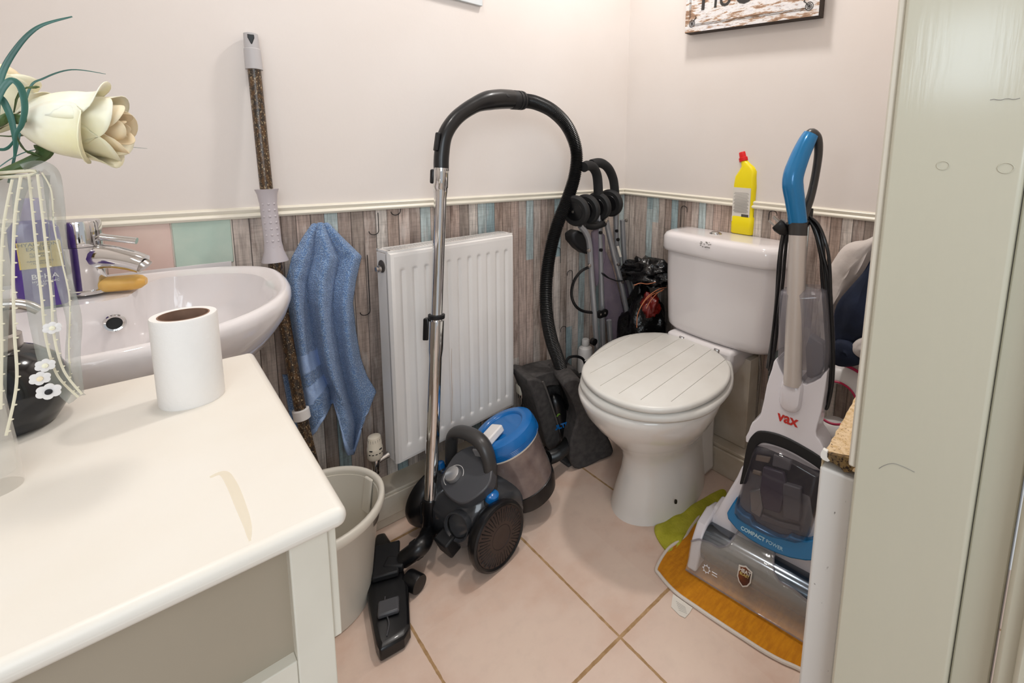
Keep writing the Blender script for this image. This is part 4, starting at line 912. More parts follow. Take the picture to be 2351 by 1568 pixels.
# ------------------------------------------------------------------ pictures
xs=XB-.036
sg=thing('wall_sign',PX(1728,60,XB),'weathered board sign with dark lettering hanging above the bleach bottle','sign')
p0=PX(1572,77,xs); p1=PX(1880,36,xs); zb_=(p0.z+p1.z)/2; y0,y1=p0.y,p1.y
tilt=(p1.z-p0.z)
def sgp(y,h,x=xs): return V((x,y,p0.z+tilt*(y0-y)/(y0-y1)+h))
b=MB().prism([sgp(y0,0),sgp(y1,0),sgp(y1,.32),sgp(y0,.32)],V((.034,0,0))); build('board',b,'boardedge',sg,bevel=.001,label='dark edged board')
b=MB().prism([sgp(y0-.001,.001,xs-.0006),sgp(y1+.001,.001,xs-.0006),sgp(y1+.001,.319,xs-.0006),sgp(y0-.001,.319,xs-.0006)],V((.0005,0,0))); pr=build('printed_face',b,'print',sg)
b=MB(); xf=xs-.0012
def ln(a,c,r=.0007): b.tube([a,c],r,5,flat=.5)
fx=lambda q:PX(q[0],q[1],xf)
a0_=fx((1588,60)); a1_=fx((1857,16))
for o in (0,.0045):
    ln(sgp(y0-.035-o,.022+o,xf),sgp(y1+.035+o,.022+o,xf)); ln(sgp(y0-.018-o,.045+o,xf),sgp(y0-.018-o,.3,xf)); ln(sgp(y1+.018+o,.045+o,xf),sgp(y1+.018+o,.3,xf))
for yy,s in ((y0-.03,1),(y1+.03,-1)):
    c=sgp(yy,.030,xf); e=V((0,1,0)); 
    for r in (.0115,.007): b.tube([c+e*(r*math.cos(t*PI/10))+V((0,0,r*math.sin(t*PI/10))) for t in range(20)],.0011,5,closed=True,flat=.5)
    b.ball(c,.0045,0,8,(.1,1,1)); b.tube(cr([c+e*(-s*.006)+V((0,0,.006)),c+e*(-s*.012)+V((0,0,.013)),c+e*(-s*.017)+V((0,0,.016)),c+e*(-s*.014)+V((0,0,.021))],5),.0013,5)
build('line_border',b,'blackprint',pr)
b=MB(); td=V((0,-1,tilt/(y0-y1)*1)).normalized()
def sl(t,px,py,size,bold=.001): 
    q=fx((px,py)); b.text(t,q+V((0,0,size*.36)),td,(0,0,1),size,0,.0004,bold=bold)
sl('1',1614,25,.085,.002); sl('TO',1655,16,.052,.002); sl('O',1709,9,.085,.003)
build('lettering',b,'blackprint',pr)
pc1=PY(1108,14,YA-.012); b=MB().box((pc1.x-.4,YA-.012,pc1.z),(pc1.x,YA-.001,pc1.z+.35)); o=build('wall_picture',b,'canvas',bevel=.001); tag(o,'pale blue canvas picture, only its lower corner in view above the radiator','picture')
# ------------------------------------------------------------------ folded pushchair in the corner
st=thing('folded_pushchair',(1.26,1.26,.09),'folded pushchair with mauve fabric and black wheels standing in the corner','pushchair')
def tb(pts,r=.0095,n=12): return MB().tube(cr([PY(x,y,yy) for x,y,yy in pts],6),r,n)
g1=[(1340,384,1.235),(1350,380,1.245),(1362,385,1.255),(1371,405,1.262),(1374,447,1.265)]; g2=[(1358,377,1.28),(1378,374,1.285),(1396,386,1.29),(1408,412,1.293),(1412,446,1.295)]
build('grip',tb(g1,.0175,14),'foam',st,label='black foam grip'); build('grip',tb(g2,.0175,14),'foam',st,label='black foam grip')
frames=[[(1374,446,1.265),(1376,520,1.262),(1380,640,1.255),(1384,800,1.245)],[(1411,445,1.295),(1413,480,1.295),(1416,560,1.292),(1424,640,1.288)],[(1332,518,1.225),(1345,535,1.225),(1353,560,1.225),(1357,620,1.222),(1363,700,1.22),(1370,795,1.215)],[(1392,508,1.245),(1408,580,1.245),(1428,660,1.24),(1448,760,1.235)],[(1429,505,1.28),(1432,570,1.28),(1437,620,1.278),(1450,680,1.27),(1456,770,1.262)],[(1398,735,1.24),(1403,800,1.238)]]
for f in frames: build('frame_tube',tb(f,.0105),'alu',st,label='grey frame tube')
wx=V((.93,.25,.12)).normalized()
for (px,py,yy) in ((1322,484,1.225),(1347,480,1.245),(1373,474,1.27),(1401,466,1.30)):
    c=PY(px,py,yy); b=MB().lathe([(.032,-.011),(.047,-.012),(.053,-.007),(.054,0),(.053,.007),(.047,.012),(.032,.011)],c,wx,32,0); w=build('wheel',b,'rubber',st); b=MB().lathe([(.034,-.0095),(.032,-.013),(.008,-.015),(.0075,-.018),(0,-.018)],c,wx,24,0,cap=False); b.lathe([(0,-.02),(.004,-.02),(.0045,-.017)],c,wx,12,1,cap=False); build('hub',b,['blackpl','steel'],w)
for pts in ([(1325,500,1.23),(1338,520,1.228)],[(1350,500,1.245),(1362,512,1.25),(1374,515,1.258)],[(1330,510,1.24),(1360,520,1.245),(1388,512,1.25)]):
    build('fork',tb(pts,.013),'blackmatte',st)
def sheet(px,yy,t=.012,bev=.004): return MB().prism([PY(x,y,yy+ (0)) for x,y in px],V((0,t,0)))
build('seat_fabric',sheet([(1362,535),(1374,522),(1390,540),(1392,590),(1384,625),(1372,660),(1366,600)],1.258,.018),'mauve',st,bevel=.006)
build('seat_fabric',sheet([(1384,600),(1393,575),(1408,610),(1421,660),(1432,700),(1447,770),(1438,785),(1404,782),(1393,720),(1383,665)],1.262,.022),'mauve',st,bevel=.008)
build('seat_fabric',sheet([(1412,560),(1424,600),(1436,640),(1452,690),(1466,730),(1468,770),(1456,780),(1446,720),(1428,650)],1.30,.02),'mauve',st,bevel=.006)
build('strap',MB().tube(cr([PY(x,y,1.235) for x,y in ((1384,628),(1395,637),(1408,642),(1420,645),(1440,640))],5),.010,8,flat=.25,up=(0,-1,0)),'strap',st)
build('basket',sheet([(1314,538),(1328,528),(1352,540),(1356,585),(1345,583),(1330,572),(1316,555)],1.27,.05),'blackmatte',st,bevel=.01)
build('brake_cable',tb([(1356,612,1.225),(1335,622,1.225),(1318,645,1.228),(1312,675,1.23),(1320,700,1.228),(1338,714,1.225),(1366,718,1.22)],.0052,8),'blackpl',st)
b=MB(); q=PY(1383,720,1.222); b.lathe([(.015,-.006),(.016,0),(.015,.004),(0,.0045)],q+V((.012,0,0)),(0,-1,0),20); b.lathe([(.015,-.006),(.016,0),(.015,.004),(0,.0045)],q-V((.012,0,0)),(0,-1,0),20); b.obox(q,V((.012,0,0)),V((0,.004,0)),V((0,0,.0145)))
for s in (-1,1): b.lathe([(0,.006),(.0045,.0055),(.005,.003)],q+V((s*.011,0,0)),(0,-1,0),12,1,cap=False)
build('folding_joint',b,['blackpl','steel'],st)
b=MB(); q=PY(1364,785,1.208); b.lathe([(.013,-.01),(.013,.004),(0,.005)],q,(0,-1,0),16); build('folding_joint',b,'blackpl',st)
for i,(px,py,yy) in enumerate(((1379,534,1.25),(1380,574,1.248),(1416,530,1.285),(1419,550,1.28),(1391,508,1.232),(1438,506,1.268),(1420,607,1.23),(1430,647,1.228),(1352,575,1.212),(1353,610,1.21))):
    b=MB().lathe([(.0065,-.004),(.0065,.003),(.0035,.0035),(.003,.006),(0,.0065)],PY(px,py,yy),(0,-1,.1),12); build('rivet',b,'blackpl' if i<4 else 'steel',st)
b=MB(); a_=PY(1418,565,1.27); c_=PY(1425,590,1.27); b.obox((a_+c_)/2,V((.006,0,0)),V((0,.001,0)),(a_-c_)/2); build('care_label',b,'tag',st)
b=MB().box((1.20,1.215,.088),(1.34,1.30,.12)); build('footrest',b,'blackmatte',st,bevel=.01)
for x in (1.245,1.30,1.42): 
    pass
b=MB(); b.tube([PY(1370,790,1.215),V((1.235,1.24,.11))],.0092); b.tube([PY(1448,755,1.235),V((1.33,1.25,.11))],.0092); build('lower_frame',b,'alu',st)
# white container just visible behind the pushchair
q=PY(1350,800,1.33); b=MB().lathe([(.03,-.25),(.03,-.012),(.026,.0),(.013,.008),(.013,.012)],V((q.x,1.345,q.z)),(0,0,1),24); b.lathe([(.015,.012),(.015,.032),(.013,.035),(0,.035)],V((q.x,1.345,q.z)),(0,0,1),24)
o=build('cleaner_bottle',b,'whiteplastic'); tag(o,'white plastic bottle half hidden behind the foot of the pushchair','bottle')
# ------------------------------------------------------------------ charcoal tote with canister
bg=thing('tote_bag',(1.06,1.21,0),'charcoal cloth tote lying open between vacuum cleaner and toilet','bag')
def pp(px,y): return [PY(a,c,y) for a,c in px]
build('side_wall',MB().prism(cr(pp([(1212,872),(1246,876),(1256,900),(1284,985),(1288,1012),(1262,1035),(1246,985),(1226,915)],1.205),3,True),V((.02,.13,0))),'bag',bg,bevel=.006)
build('top_wall',MB().prism(cr(pp([(1213,876),(1235,862),(1275,852),(1318,846),(1330,858),(1326,880),(1300,884),(1262,886),(1242,892)],1.225),3,True),V((.02,.10,.0))),'bag',bg,bevel=.006)
build('front_wall',MB().prism(cr([PN(x,y,V((1.008,1.119,0)),V((-.25,-.97,0)).normalized()) for x,y in ((1292,882),(1318,868),(1342,884),(1372,960),(1410,1036),(1378,1058),(1330,1079),(1311,1062),(1312,1010),(1325,955),(1306,905))],3,True),V((.05,.15,0))),'bag',bg,bevel=.008)
b=MB().box((1.0,1.275,.01),(1.2,1.298,.24)); b2=build('back_wall',b,'bag',bg,bevel=.006)
build('piping',MB().tube(cr(pp([(1246,876),(1256,900),(1284,985),(1289,1012)],1.203),5),.0035,6),'bagedge',bg)
build('base',MB().box((.985,1.15,.0),(1.17,1.29,.012)),'bag',bg,bevel=.004)
build('bag_handle',tb([(1298,838,1.26),(1305,822,1.262),(1322,818,1.264),(1338,824,1.266),(1344,838,1.268)],.005,8),'strap',bg)
ca=PY(1270,905,1.225); cb_=PY(1302,1030,1.215); d=(ca-cb_).normalized(); Lc=(ca-cb_).length
cn=thing('black_canister',cb_,'black canister with blue lettering standing inside the charcoal tote','canister')
b=MB().lathe([(.026,0),(.029,.004),(.029,Lc*.82),(.024,Lc*.92),(.012,Lc*.98),(.0,Lc)],cb_,d,32); build('body',b,'blackpl',cn)
tc_=(V((CAM.x,CAM.y,1.0))-cb_); tc_=(tc_-d*tc_.dot(d)).normalized(); tx_=d.cross(tc_)
b=MB(); rows=[[cb_+d*h+(tc_*math.cos(a)+tx_*math.sin(a))*.0295 for a in [(-.9+1.8*k/10) for k in range(11)]] for h in (Lc*.42,Lc*.62)]
b=MB(); b.text('ULTR',cb_+d*(Lc*.52)+tc_*.0298,tx_,d,.023,0,.001,bold=.001); build('lettering',b,'blue',cn)
b=MB(); q=cb_+d*(Lc*.72)+tc_*.0295; b.tube([q+tx_*(.006*math.cos(a))+d*(.004*math.sin(a*1.3)) for a in [k*.4 for k in range(14)]],.001,5); build('green_emblem',b,'green',cn)
# ------------------------------------------------------------------ black bags behind the cistern
def blob(c,r,mi,amp=.25,f=6,n=28,seed=0):
    b=MB(); rings=[]
    for i in range(n+1):
        th_=PI*i/n; ring=[]
        for k in range(2*n):
            a=2*PI*k/(2*n); d=V((math.sin(th_)*math.cos(a),math.sin(th_)*math.sin(a),-math.cos(th_)))
            s=1+amp*(mnoise.noise(d*f*.4+V((seed,0,0)))+.5*abs(mnoise.noise(d*f+V((0,seed,0)))))
            ring.append(V(c)+V((d.x*r[0]*s,d.y*r[1]*s,max(d.z*r[2]*s,-r[2]*.98))))
        rings.append(ring)
    b.loft(rings,mi,False,False); return b
zt0=PY(1480,600,1.20).z
bb=thing('bin_bag',(1.40,1.18,.089),'shiny black bin bag stuffed behind the toilet cistern','bag')
b=blob((1.395,1.19,.33),(.078,.10,.22),0,.3,5,30,1); build('bag_body',b,'binbag',bb,angle=80)
b=blob((1.395,1.165,zt0-.035),(.075,.11,.045),0,.55,7,24,5); build('bag_neck',b,'binbag',bb,angle=80)
rb_=thing('red_carrier_bag',PY(1488,735,1.12),'crumpled red bag with copper wires tucked under the black bin bag','bag')
c=PY(1494,700,1.10); b=blob(c,(.032,.028,.042),0,.7,4,26,9); build('bag_body',b,'red',rb_,angle=80)
b=MB()
for pts in ([(1462,752),(1464,722),(1478,694),(1498,676),(1520,668)],[(1470,706),(1486,682),(1512,664),(1530,660)],[(1484,708),(1494,690),(1510,672),(1524,664)],[(1456,655),(1470,650),(1486,652),(1505,648)]): 
    build('copper_wire',MB().tube(cr([PY(x,y,1.055) for x,y in pts],6),.0016,6),'copper',rb_)
# ------------------------------------------------------------------ cloths on the floor
def cloth(px,z,t,noise_amp,mi,name):
    P=cr([PZ(x,y,z) for x,y in px],6,True); c=sum(P,V((0,0,0)))/len(P); rings=[]
    for k,s in enumerate((1,1,.93,.8,.6,.4,.2,.05)):
        ring=[]
        for p in P:
            q=c+(p-c)*s; zz=z+(0 if k==0 else t)+ (noise_amp*max(0,mnoise.noise(V((q.x*22,q.y*13,1)))+.3) if k>0 else 0)*(1 if k>1 else .5); ring.append(V((q.x,q.y,zz)))
        rings.append(ring)
    return MB().loft(rings),P
om=thing('orange_cleaning_cloth',PZ(1700,1350,0),'orange microfibre cloth with white hem under the carpet washer','cloth')
opx=[(1508,1305),(1514,1322),(1550,1362),(1600,1398),(1650,1432),(1705,1468),(1760,1503),(1814,1530),(1870,1545),(1890,1480),(1830,1330),(1760,1230),(1640,1170),(1612,1182),(1588,1212),(1570,1238),(1535,1262)]
b,P=cloth(opx,.0005,.004,.004,'orange',''); build('cloth',b,'orange',om,angle=80)
build('hem',MB().tube([p+V((0,0,.004)) for p in P],.0042,8,closed=True),'hem',om,label='white hem')
tg=[PZ(x,y,.001) for x,y in ((1545,1364),(1590,1396),(1583,1408),(1573,1419),(1560,1413),(1541,1394),(1543,1376))]; b=MB().prism(tg,V((0,0,.0012))); tgo=build('care_tag',b,'tag',om,label='white care tag')
b=MB()
for i in range(5): 
    a_=PZ(1552+i*1.5,1380+i*5,.0024); c_=PZ(1574+i*.8,1395+i*3.4,.0024); b.tube([a_,c_],.0004,4,flat=.3)
build('small_print',b,'greyink',tgo)
gpx=[(1503,1212),(1512,1243),(1540,1273),(1562,1250),(1585,1218),(1618,1192),(1648,1168),(1668,1138),(1655,1126),(1615,1146),(1570,1172),(1530,1198)]
b,P=cloth(gpx,.001,.003,.010,'lime',''); o=build('lime_cleaning_cloth',b,'lime',angle=80); tag(o,'lime green cloth crumpled against the foot of the toilet','cloth')
# ------------------------------------------------------------------ upright carpet washer
O=V((.942,.623,.009)); U=V((.127,-.992,0)).normalized(); VV_=V((.992,.127,0)).normalized(); Zu=V((0,0,1))
def L3(u,v,z): return O+U*u+VV_*v+Zu*z
cw=thing('carpet_washer',L3(.172,.15,0),'white and blue upright carpet washer standing on the orange cloth','carpet washer')
tdir=(VV_*.075+Zu*.38).normalized(); nf=(VV_*-.38+Zu*.075).normalized()     # sloping front of the machine
F0=L3(0,.075,.12)
def VF(px,py,o=0): return PN(px,py,F0+nf*o,nf)
def VP(px,py,v): return PN(px,py,L3(0,v,0),VV_)
def vpoly(px,o=0,n=3,sm=True): 
    P=[VF(x,y,o) for x,y in px]; return cr(P,n,True) if sm else P
# upper white housing
hx_=[(1781,824),(1772,848),(1760,885),(1746,952),(1727,970),(1719,990),(1712,1015),(1760,1030),(1830,1060),(1895,1085),(1888,1024),(1874,1002),(1876,978),(1886,944),(1899,853),(1884,868),(1850,884),(1833,872),(1800,866)]
b=MB().prism(vpoly(hx_,0,2),VV_*.07); build('upper_housing',b,'vaxwhite',cw,bevel=.010,seg=3,angle=50)
c=VF(1817,905,.0); 
b=MB().loft([[c+U*p+tdir*q+nf*h for p,q in rrect(.05*s,.085*s,.024*s)] for s,h in ((1.1,-.004),(1.0,.006),(.86,.012))]); build('pole_socket',b,'vaxwhite',cw,angle=50)
# lower white body: left half traced, right half mirrored
lw_=[(1703,1070),(1690,1098),(1660,1148),(1622,1208),(1604,1222),(1590,1245),(1579,1282)]
P=[VF(x,y,-.012) for x,y in lw_]; UC=.172
Q=[p+U*(2*(UC-(p-O).dot(U))) for p in reversed(P)]
b=MB().prism(P+Q,VV_*.15-Zu*.0); build('base_housing',b,'vaxwhite',cw,bevel=.008,seg=3)
# foot behind, on the floor
b=MB(); 
def lb(u0,u1,v0,v1,z0,z1): 
    return [L3(u0,v0,z0),L3(u1,v0,z0),L3(u1,v1,z0),L3(u0,v1,z0)],[L3(u0,v0,z1),L3(u1,v0,z1),L3(u1,v1,z1),L3(u0,v1,z1)]
r0,r1=lb(.03,.315,.10,.26,.004,.07); b.loft([r0,r1],smooth=False); build('rear_body',b,'vaxwhite',cw,bevel=.015,seg=3)
for u in (.045,.30):
    b=MB().lathe([(.02,-.012),(.032,-.010),(.032,.010),(.02,.012)],L3(u,.25,.03),U,24); build('wheel',b,'blackpl',cw)
# black arched frame round the tank
fo=[(1697,1113),(1703,1085),(1709,1050),(1716,1018),(1727,1000),(1745,990),(1788,998),(1838,1022),(1890,1056),(1905,1090)]
fi=[(1712,1112),(1717,1085),(1723,1060),(1731,1036),(1741,1022),(1758,1018),(1798,1030),(1838,1050),(1880,1078),(1896,1100)]
A_=[VF(x,y,.004) for x,y in fo]; B_=[VF(x,y,.004) for x,y in fi]
A_=cr(A_,4); B_=cr(B_,4)
b=MB().prism(A_+list(reversed(B_)),VV_*.05+nf*.0); build('tank_handle',b,'blackmatte',cw,bevel=.004)
# dark bowl behind the window and inner parts
wpx=[(1706,1112),(1722,1062),(1733,1030),(1748,1020),(1800,1032),(1878,1076),(1892,1095),(1872,1180),(1850,1240),(1800,1234),(1768,1226),(1724,1202),(1690,1172)]
b=MB().prism([VF(x,y,-.014) for x,y in wpx],VV_*.02); build('tank_back',b,'darkinner',cw)
M['purplegrey']=mat('grey mauve inner part','5a5262',.3); M['beigeinner']=mat('beige inner part','a08f80',.3)
for px,h,k in (([(1752,1072),(1798,1086),(1806,1120),(1790,1180),(1752,1168),(1744,1120)],.016,'purplegrey'),([(1798,1110),(1838,1122),(1836,1200),(1796,1190)],.020,'innergrey'),([(1720,1128),(1745,1122),(1752,1165),(1745,1190),(1722,1176)],.012,'silver'),([(1776,1042),(1818,1056),(1812,1082),(1772,1070)],.010,'innergrey'),([(1736,1044),(1770,1050),(1764,1064),(1733,1058)],.008,'beigeinner'),([(1728,1078),(1748,1084),(1746,1094),(1726,1088)],.008,'beigeinner'),([(1745,1195),(1800,1215),(1838,1222),(1836,1208),(1790,1198),(1748,1180)],.010,'innergrey')):
    build('tank_insert',MB().prism([VF(x,y,-.010+h) for x,y in px],nf*-h),k,cw,bevel=.003)
b=MB(); Wp=vpoly(wpx,.0,3); b.loft([[p+nf*-.008 for p in Wp],[p+nf*.012 for p in offs(Wp,.001)],[p+nf*.024 for p in offs(Wp,.006)],[p+nf*.027 for p in offs(Wp,.016)]]); build('dirty_water_tank',b,'clearwin',cw,angle=60,label='smoked clear water tank')
# blue band
bo=[(1691,1142),(1679,1160),(1668,1178),(1671,1192),(1690,1215),(1719,1238),(1750,1256),(1785,1272),(1815,1282),(1850,1288),(1880,1288)]
bi=[(1884,1236),(1850,1243),(1826,1237),(1812,1230),(1802,1236),(1785,1234),(1760,1222),(1738,1210),(1728,1204),(1722,1190),(1706,1182),(1694,1170),(1690,1155)]
P=[VF(x,y,.012) for x,y in bo+bi]; b=MB().prism(P,nf*-.028); bd=build('blue_band',b,'vaxblue',cw,bevel=.004,label='metallic blue band')
M['vaxblue2']=M['vaxblue']
ta=VF(1704,1213,.0126); tb_=VF(1797,1262,.0126); td=(tb_-ta).normalized(); tu=tdir
b=MB(); tw_=(tb_-ta).length
b.text('COMPACT',ta+td*(tw_*.265)+tu*.0,td,tu,.0128,0,.0004,bold=.0004); b.text('POWER',ta+td*(tw_*.80)+tu*.0,td,tu,.0118,0,.0004)
build('lettering',b,'palelet',bd,label='COMPACT POWER lettering')
# vax lettering
la_=VF(1784,957,.0008); lc_=VF(1832,975,.0008); td=(lc_-la_).normalized()
b=MB().text('vax',(la_+lc_)/2+tdir*.004,td,tdir,.0355,0,.0005,bold=.0009); build('lettering',b,'logored',cw,label='red vax lettering')
# roller cover (metal) and clear nozzle
b=MB(); bc_=lambda u:L3(u,.066,.056)
b.lathe([(.044,0),(.046,.001),(.046,.1),(.046,.29),(.044,.291)],bc_(.027),U,40); build('brush_cover',b,'brushmetal',cw,label='mirrored brush cover',bevel=.001)
for u0 in (.0,.316):
    b=MB(); P=[(.0,.004),(.012,.03),(.022,.075),(.05,.108),(.10,.118),(.16,.10),(.16,.004)]
    b.prism([L3(u0,v,z) for v,z in P],U*.028); build('end_cap',b,'vaxwhite',cw,bevel=.006,seg=3)
b=MB(); b.prism([L3(.02,v,z) for v,z in ((.09,.10),(.105,.128),(.16,.128),(.16,.09))],U*.305); build('front_ledge',b,'vaxwhite',cw,bevel=.006,seg=3)
# nozzle: a curved clear shell, cut away over the two brush windows
def nz(u,t):   # profile from lip on the floor up over the roller
    pr=[(-.006,.004),(.004,.02),(.010,.045),(.018,.075),(.036,.099),(.060,.110),(.084,.118),(.10,.134)]
    x=t*(len(pr)-1); i=min(int(x),len(pr)-2); f=x-i; v=pr[i][0]*(1-f)+pr[i+1][0]*f; z=pr[i][1]*(1-f)+pr[i+1][1]*f
    return L3(u,v,z)
def nzu(px,py):  # (u,t) of a point seen on the shell
    best=None
    for iu in range(0,70):
        u=-.01+iu*.005
        for it in range(0,41):
            t=it/40; p=nz(u,t); w=p-CAM; zc=w.dot(RZ); X=CX+F*w.dot(RX)/zc; Y=CY+F*w.dot(RY)/zc
            e=(X-px)**2+(Y-py)**2
            if best is None or e<best[0]: best=(e,u,t)
    return best[1],best[2]
uc0=nzu(1722,1235)[0]; uc1=nzu(1778,1268)[0]
prof_top=[(0,.40),(.02,.47),(.05,.50),(.075,.5),(.092,.56),(.10,.68),(.104,.85),(.112,.98),(.19,.98),(.198,.85),(.202,.68),(.21,.56),(.227,.5),(.26,.5),(.30,.46),(.325,.40),(.344,.36)]
def topt(u):
    for (a,ya),(c,yc) in zip(prof_top,prof_top[1:]):
        if u<=c: return ya+(yc-ya)*max(0,(u-a))/(c-a)
    return .36
rows=[]
for i in range(15):
    rows.append([nz(.002+.342*j/72,topt(.002+.342*j/72)*i/14) for j in range(73)])
b=MB().grid(rows); nzl=build('nozzle',b,'nozzle',cw,solid=.003,angle=60,label='clear suction nozzle')
b=MB(); b.tube([nz(.002+.342*j/72,topt(.002+.342*j/72)) for j in range(73)],.0024,6); b.tube([nz(.002+.342*j/20,.0) for j in range(21)],.002,6); build('nozzle_edge',b,'clear',nzl)
# front emblem and prints
def onz_(u,t,o=.003):
    p=nz(u,t); e=.01; tt=(nz(u,min(1,t+e))-nz(u,max(0,t-e))).normalized(); n=tt.cross(U).normalized()
    if n.dot(CAM-p)<0: n=-n
    return p+n*o,tt,n
us,ts=nzu(1708,1320); p,tt,n=onz_(us,ts,.0035)
shp=[(-.017,.018),(-.006,.021),(0,.024),(.006,.021),(.017,.018),(.017,-.008),(.011,-.019),(0,-.026),(-.011,-.019),(-.017,-.008)]
b=MB().prism([p+U*x+tt*y for x,y in shp],n*.0012,0); sh=build('shield_emblem',b,'label',nzl,label='shield emblem with HEAT BLAST lettering')
b=MB().prism([p+n*.0013+U*(x*.84)+tt*(y*.86) for x,y in shp],n*.0006,0); b.text('HEAT',p+n*.0024+tt*.0105,U,tt,.0115,1,.0003,bold=.0004); b.text('BLAST',p+n*.0024+tt*.0025,U,tt,.0088,2,.0003,bold=.0002)
b=MB().prism([p+n*.0013+U*(x*.84)+tt*(y*.86) for x,y in shp],n*.0006,0); bmx=build('emblem_print',b,'shield',nzl,label='dark brown shield')
b=MB(); b.text('HEAT',p+n*.0024+tt*.0105,U,tt,.0115,0,.0003,bold=.0004); b.text('BLAST',p+n*.0024+tt*.0025,U,tt,.0085,1,.0003,bold=.0002); build('lettering',b,['label','labelgold'],nzl,label='HEAT BLAST lettering')
ug,tg_=nzu(1621,1305); p,tt,n=onz_(ug,tg_,.003); b=MB()
b.tube([p+U*(.0075*math.cos(a))+tt*(.0075*math.sin(a)) for a in [2*PI*k/24 for k in range(24)]],.0008,5,closed=True)
for k in range(8): a=2*PI*k/8; d=U*math.cos(a)+tt*math.sin(a); b.tube([p+d*.0078,p+d*.0105],.0014,5)
for k in range(2): 
    q=p+U*.022+tt*(.002-.006*k); b.tube([q-U*(.007-.001*k),q+U*(.007+.001*k)],.0011,4,flat=.4)
build('gear_mark',b,'whiteink',nzl,label='white gear mark')
ub,tb2=(uc0+uc1)/2,.9; ub=.155; p,tt,n=onz_(ub,.93,.004)
b=MB().prism([p+U*x+tt*y for x,y in ((-.034,.008),(.034,.008),(.034,-.010),(-.034,-.010))],n*.0008); tgp=build('top_label',b,'ink',nzl)
b=MB()
for k in range(2):
    for j in range(9):
        q=p+n*.0012+U*(-.024+.006*j)+tt*(.003-.007*k); 
        if (j+k*2)%5!=4: b.obox(q,U*.0022,tt*.0014,n*.0002)
build('label_print',b,'whiteink',nzl)
# clean water tank round the pole
tk=[(1786,680),(1797,669),(1845,667),(1882,672),(1893,690),(1899,780),(1899,842),(1888,866),(1851,884),(1836,874),(1801,868),(1783,838),(1782,780)]
T0=[VP(x,y,.155) for x,y in tk]; Tk=cr(T0,3,True)
b=MB().loft([[p+VV_*.0 for p in offs(Tk,.012)],[p+VV_*.008 for p in offs(Tk,.003)],[p+VV_*.02 for p in Tk],[p+VV_*.075 for p in Tk],[p+VV_*.09 for p in offs(Tk,.012)]]); build('clean_water_tank',b,'clear',cw,angle=60,label='clear water tank')
b=MB(); tk2=[(1858,770),(1890,790),(1893,840),(1884,858),(1852,874),(1848,800)]; b.prism([VP(x,y,.20) for x,y in tk2],VV_*.03); tk3=[(1788,795),(1796,800),(1800,855),(1790,840)]; build('tank_insert',b,'innergrey',cw,bevel=.004)
# pole, handle loop
pb_=VP(1819,884,.150); pt_=VP(1832,540,.182); pd=(pt_-pb_).normalized()
b=MB().tube([pb_,pt_],.0215,24,flat=.85,up=U); build('pole',b,'pole',cw,label='silver pole')
b=MB().tube([pt_,pt_+pd*.03],.0218,24,flat=.85,up=U); build('pole_collar',b,'handlegrey',cw)
hb=[VP(1832,512,.184),VP(1825,460,.182),VP(1820,412,.182),VP(1834,366,.192),VP(1851,328,.204),VP(1862,308,.212)]
hb=cr(hb,6); b=MB().tube(hb,[.0225,.0235,.0255,.0245,.0225,.0205,.018],18,flat=.75,up=U); gr=build('handle_grip',b,'vaxblue',cw,label='blue handle grip')
hk=cr([hb[-3],VP(1866,306,.216),VP(1877,318,.226),VP(1879,352,.232),VP(1872,402,.232),VP(1862,448,.226),VP(1850,482,.212),VP(1838,514,.192)],5); b=MB().tube(hk,[.015,.0145,.0135,.0125,.012,.0125,.014,.016],14,flat=.8,up=U); build('handle_loop',b,'handlegrey',cw,label='grey back of the handle')
hkq=VP(1861,490,.222); b=MB().tube(cr([VP(1846,520,.20),VP(1856,505,.218),VP(1862,478,.224)],4),[.008,.009,.006],10); build('cord_hook',b,'blackpl',cw)
ch=thing
b=MB(); cords=[
 [(1852,500,.205),(1826,508,.215),(1806,522,.205),(1795,570,.195),(1789,640,.19),(1780,720,.188),(1771,800,.188),(1766,850,.19)],
 [(1852,503,.2),(1828,512,.205),(1810,530,.195),(1802,590,.19),(1797,650,.185),(1787,730,.183),(1779,800,.183),(1768,862,.185)],
 [(1854,500,.21),(1820,506,.222),(1800,528,.212),(1788,600,.20),(1783,680,.197),(1775,760,.195),(1762,845,.195)],
 [(1858,498,.215),(1878,515,.21),(1894,552,.20),(1904,600,.195),(1908,700,.19),(1913,800,.188),(1912,870,.187),(1904,918,.187),(1897,938,.19),(1893,920,.195),(1896,860,.196),(1899,790,.197),(1895,700,.2),(1889,620,.2),(1876,550,.205),(1862,510,.214)],
 [(1858,500,.22),(1882,525,.215),(1892,590,.205),(1899,690,.2),(1905,800,.196),(1907,880,.194),(1899,925,.193)],
 [(1860,502,.225),(1885,540,.22),(1886,620,.21),(1894,720,.204),(1900,820,.2),(1902,890,.198)],
 [(1856,504,.213),(1874,530,.208),(1888,580,.2),(1902,640,.195),(1906,740,.192),(1908,840,.19),(1906,900,.19)]]
for i,cd in enumerate(cords):
    b.tube(cr([VP(*q) for q in cd],6),.0042,8)
co_=build('power_cord',b,'blackpl',cw,label='black power cord wound over the hook')
pg=VP(1792,520,.195); pdir=(VP(1772,512,.19)-pg).normalized()
b=MB().loft([[pg+x*p+y*q+z*h for p,q in rrect(w,d,.008)] for (x,y,z) in [frame((-pdir*1.0+V((0,0,-.5))).normalized())] for w,d,h in ((.036,.03,-.012),(.042,.034,-.004),(.038,.03,.012),(.022,.02,.022))]); plg=build('plug',b,'blackpl',cw,label='black mains plug')
x,y,z=frame((-pdir*1.0+V((0,0,-.5))).normalized())
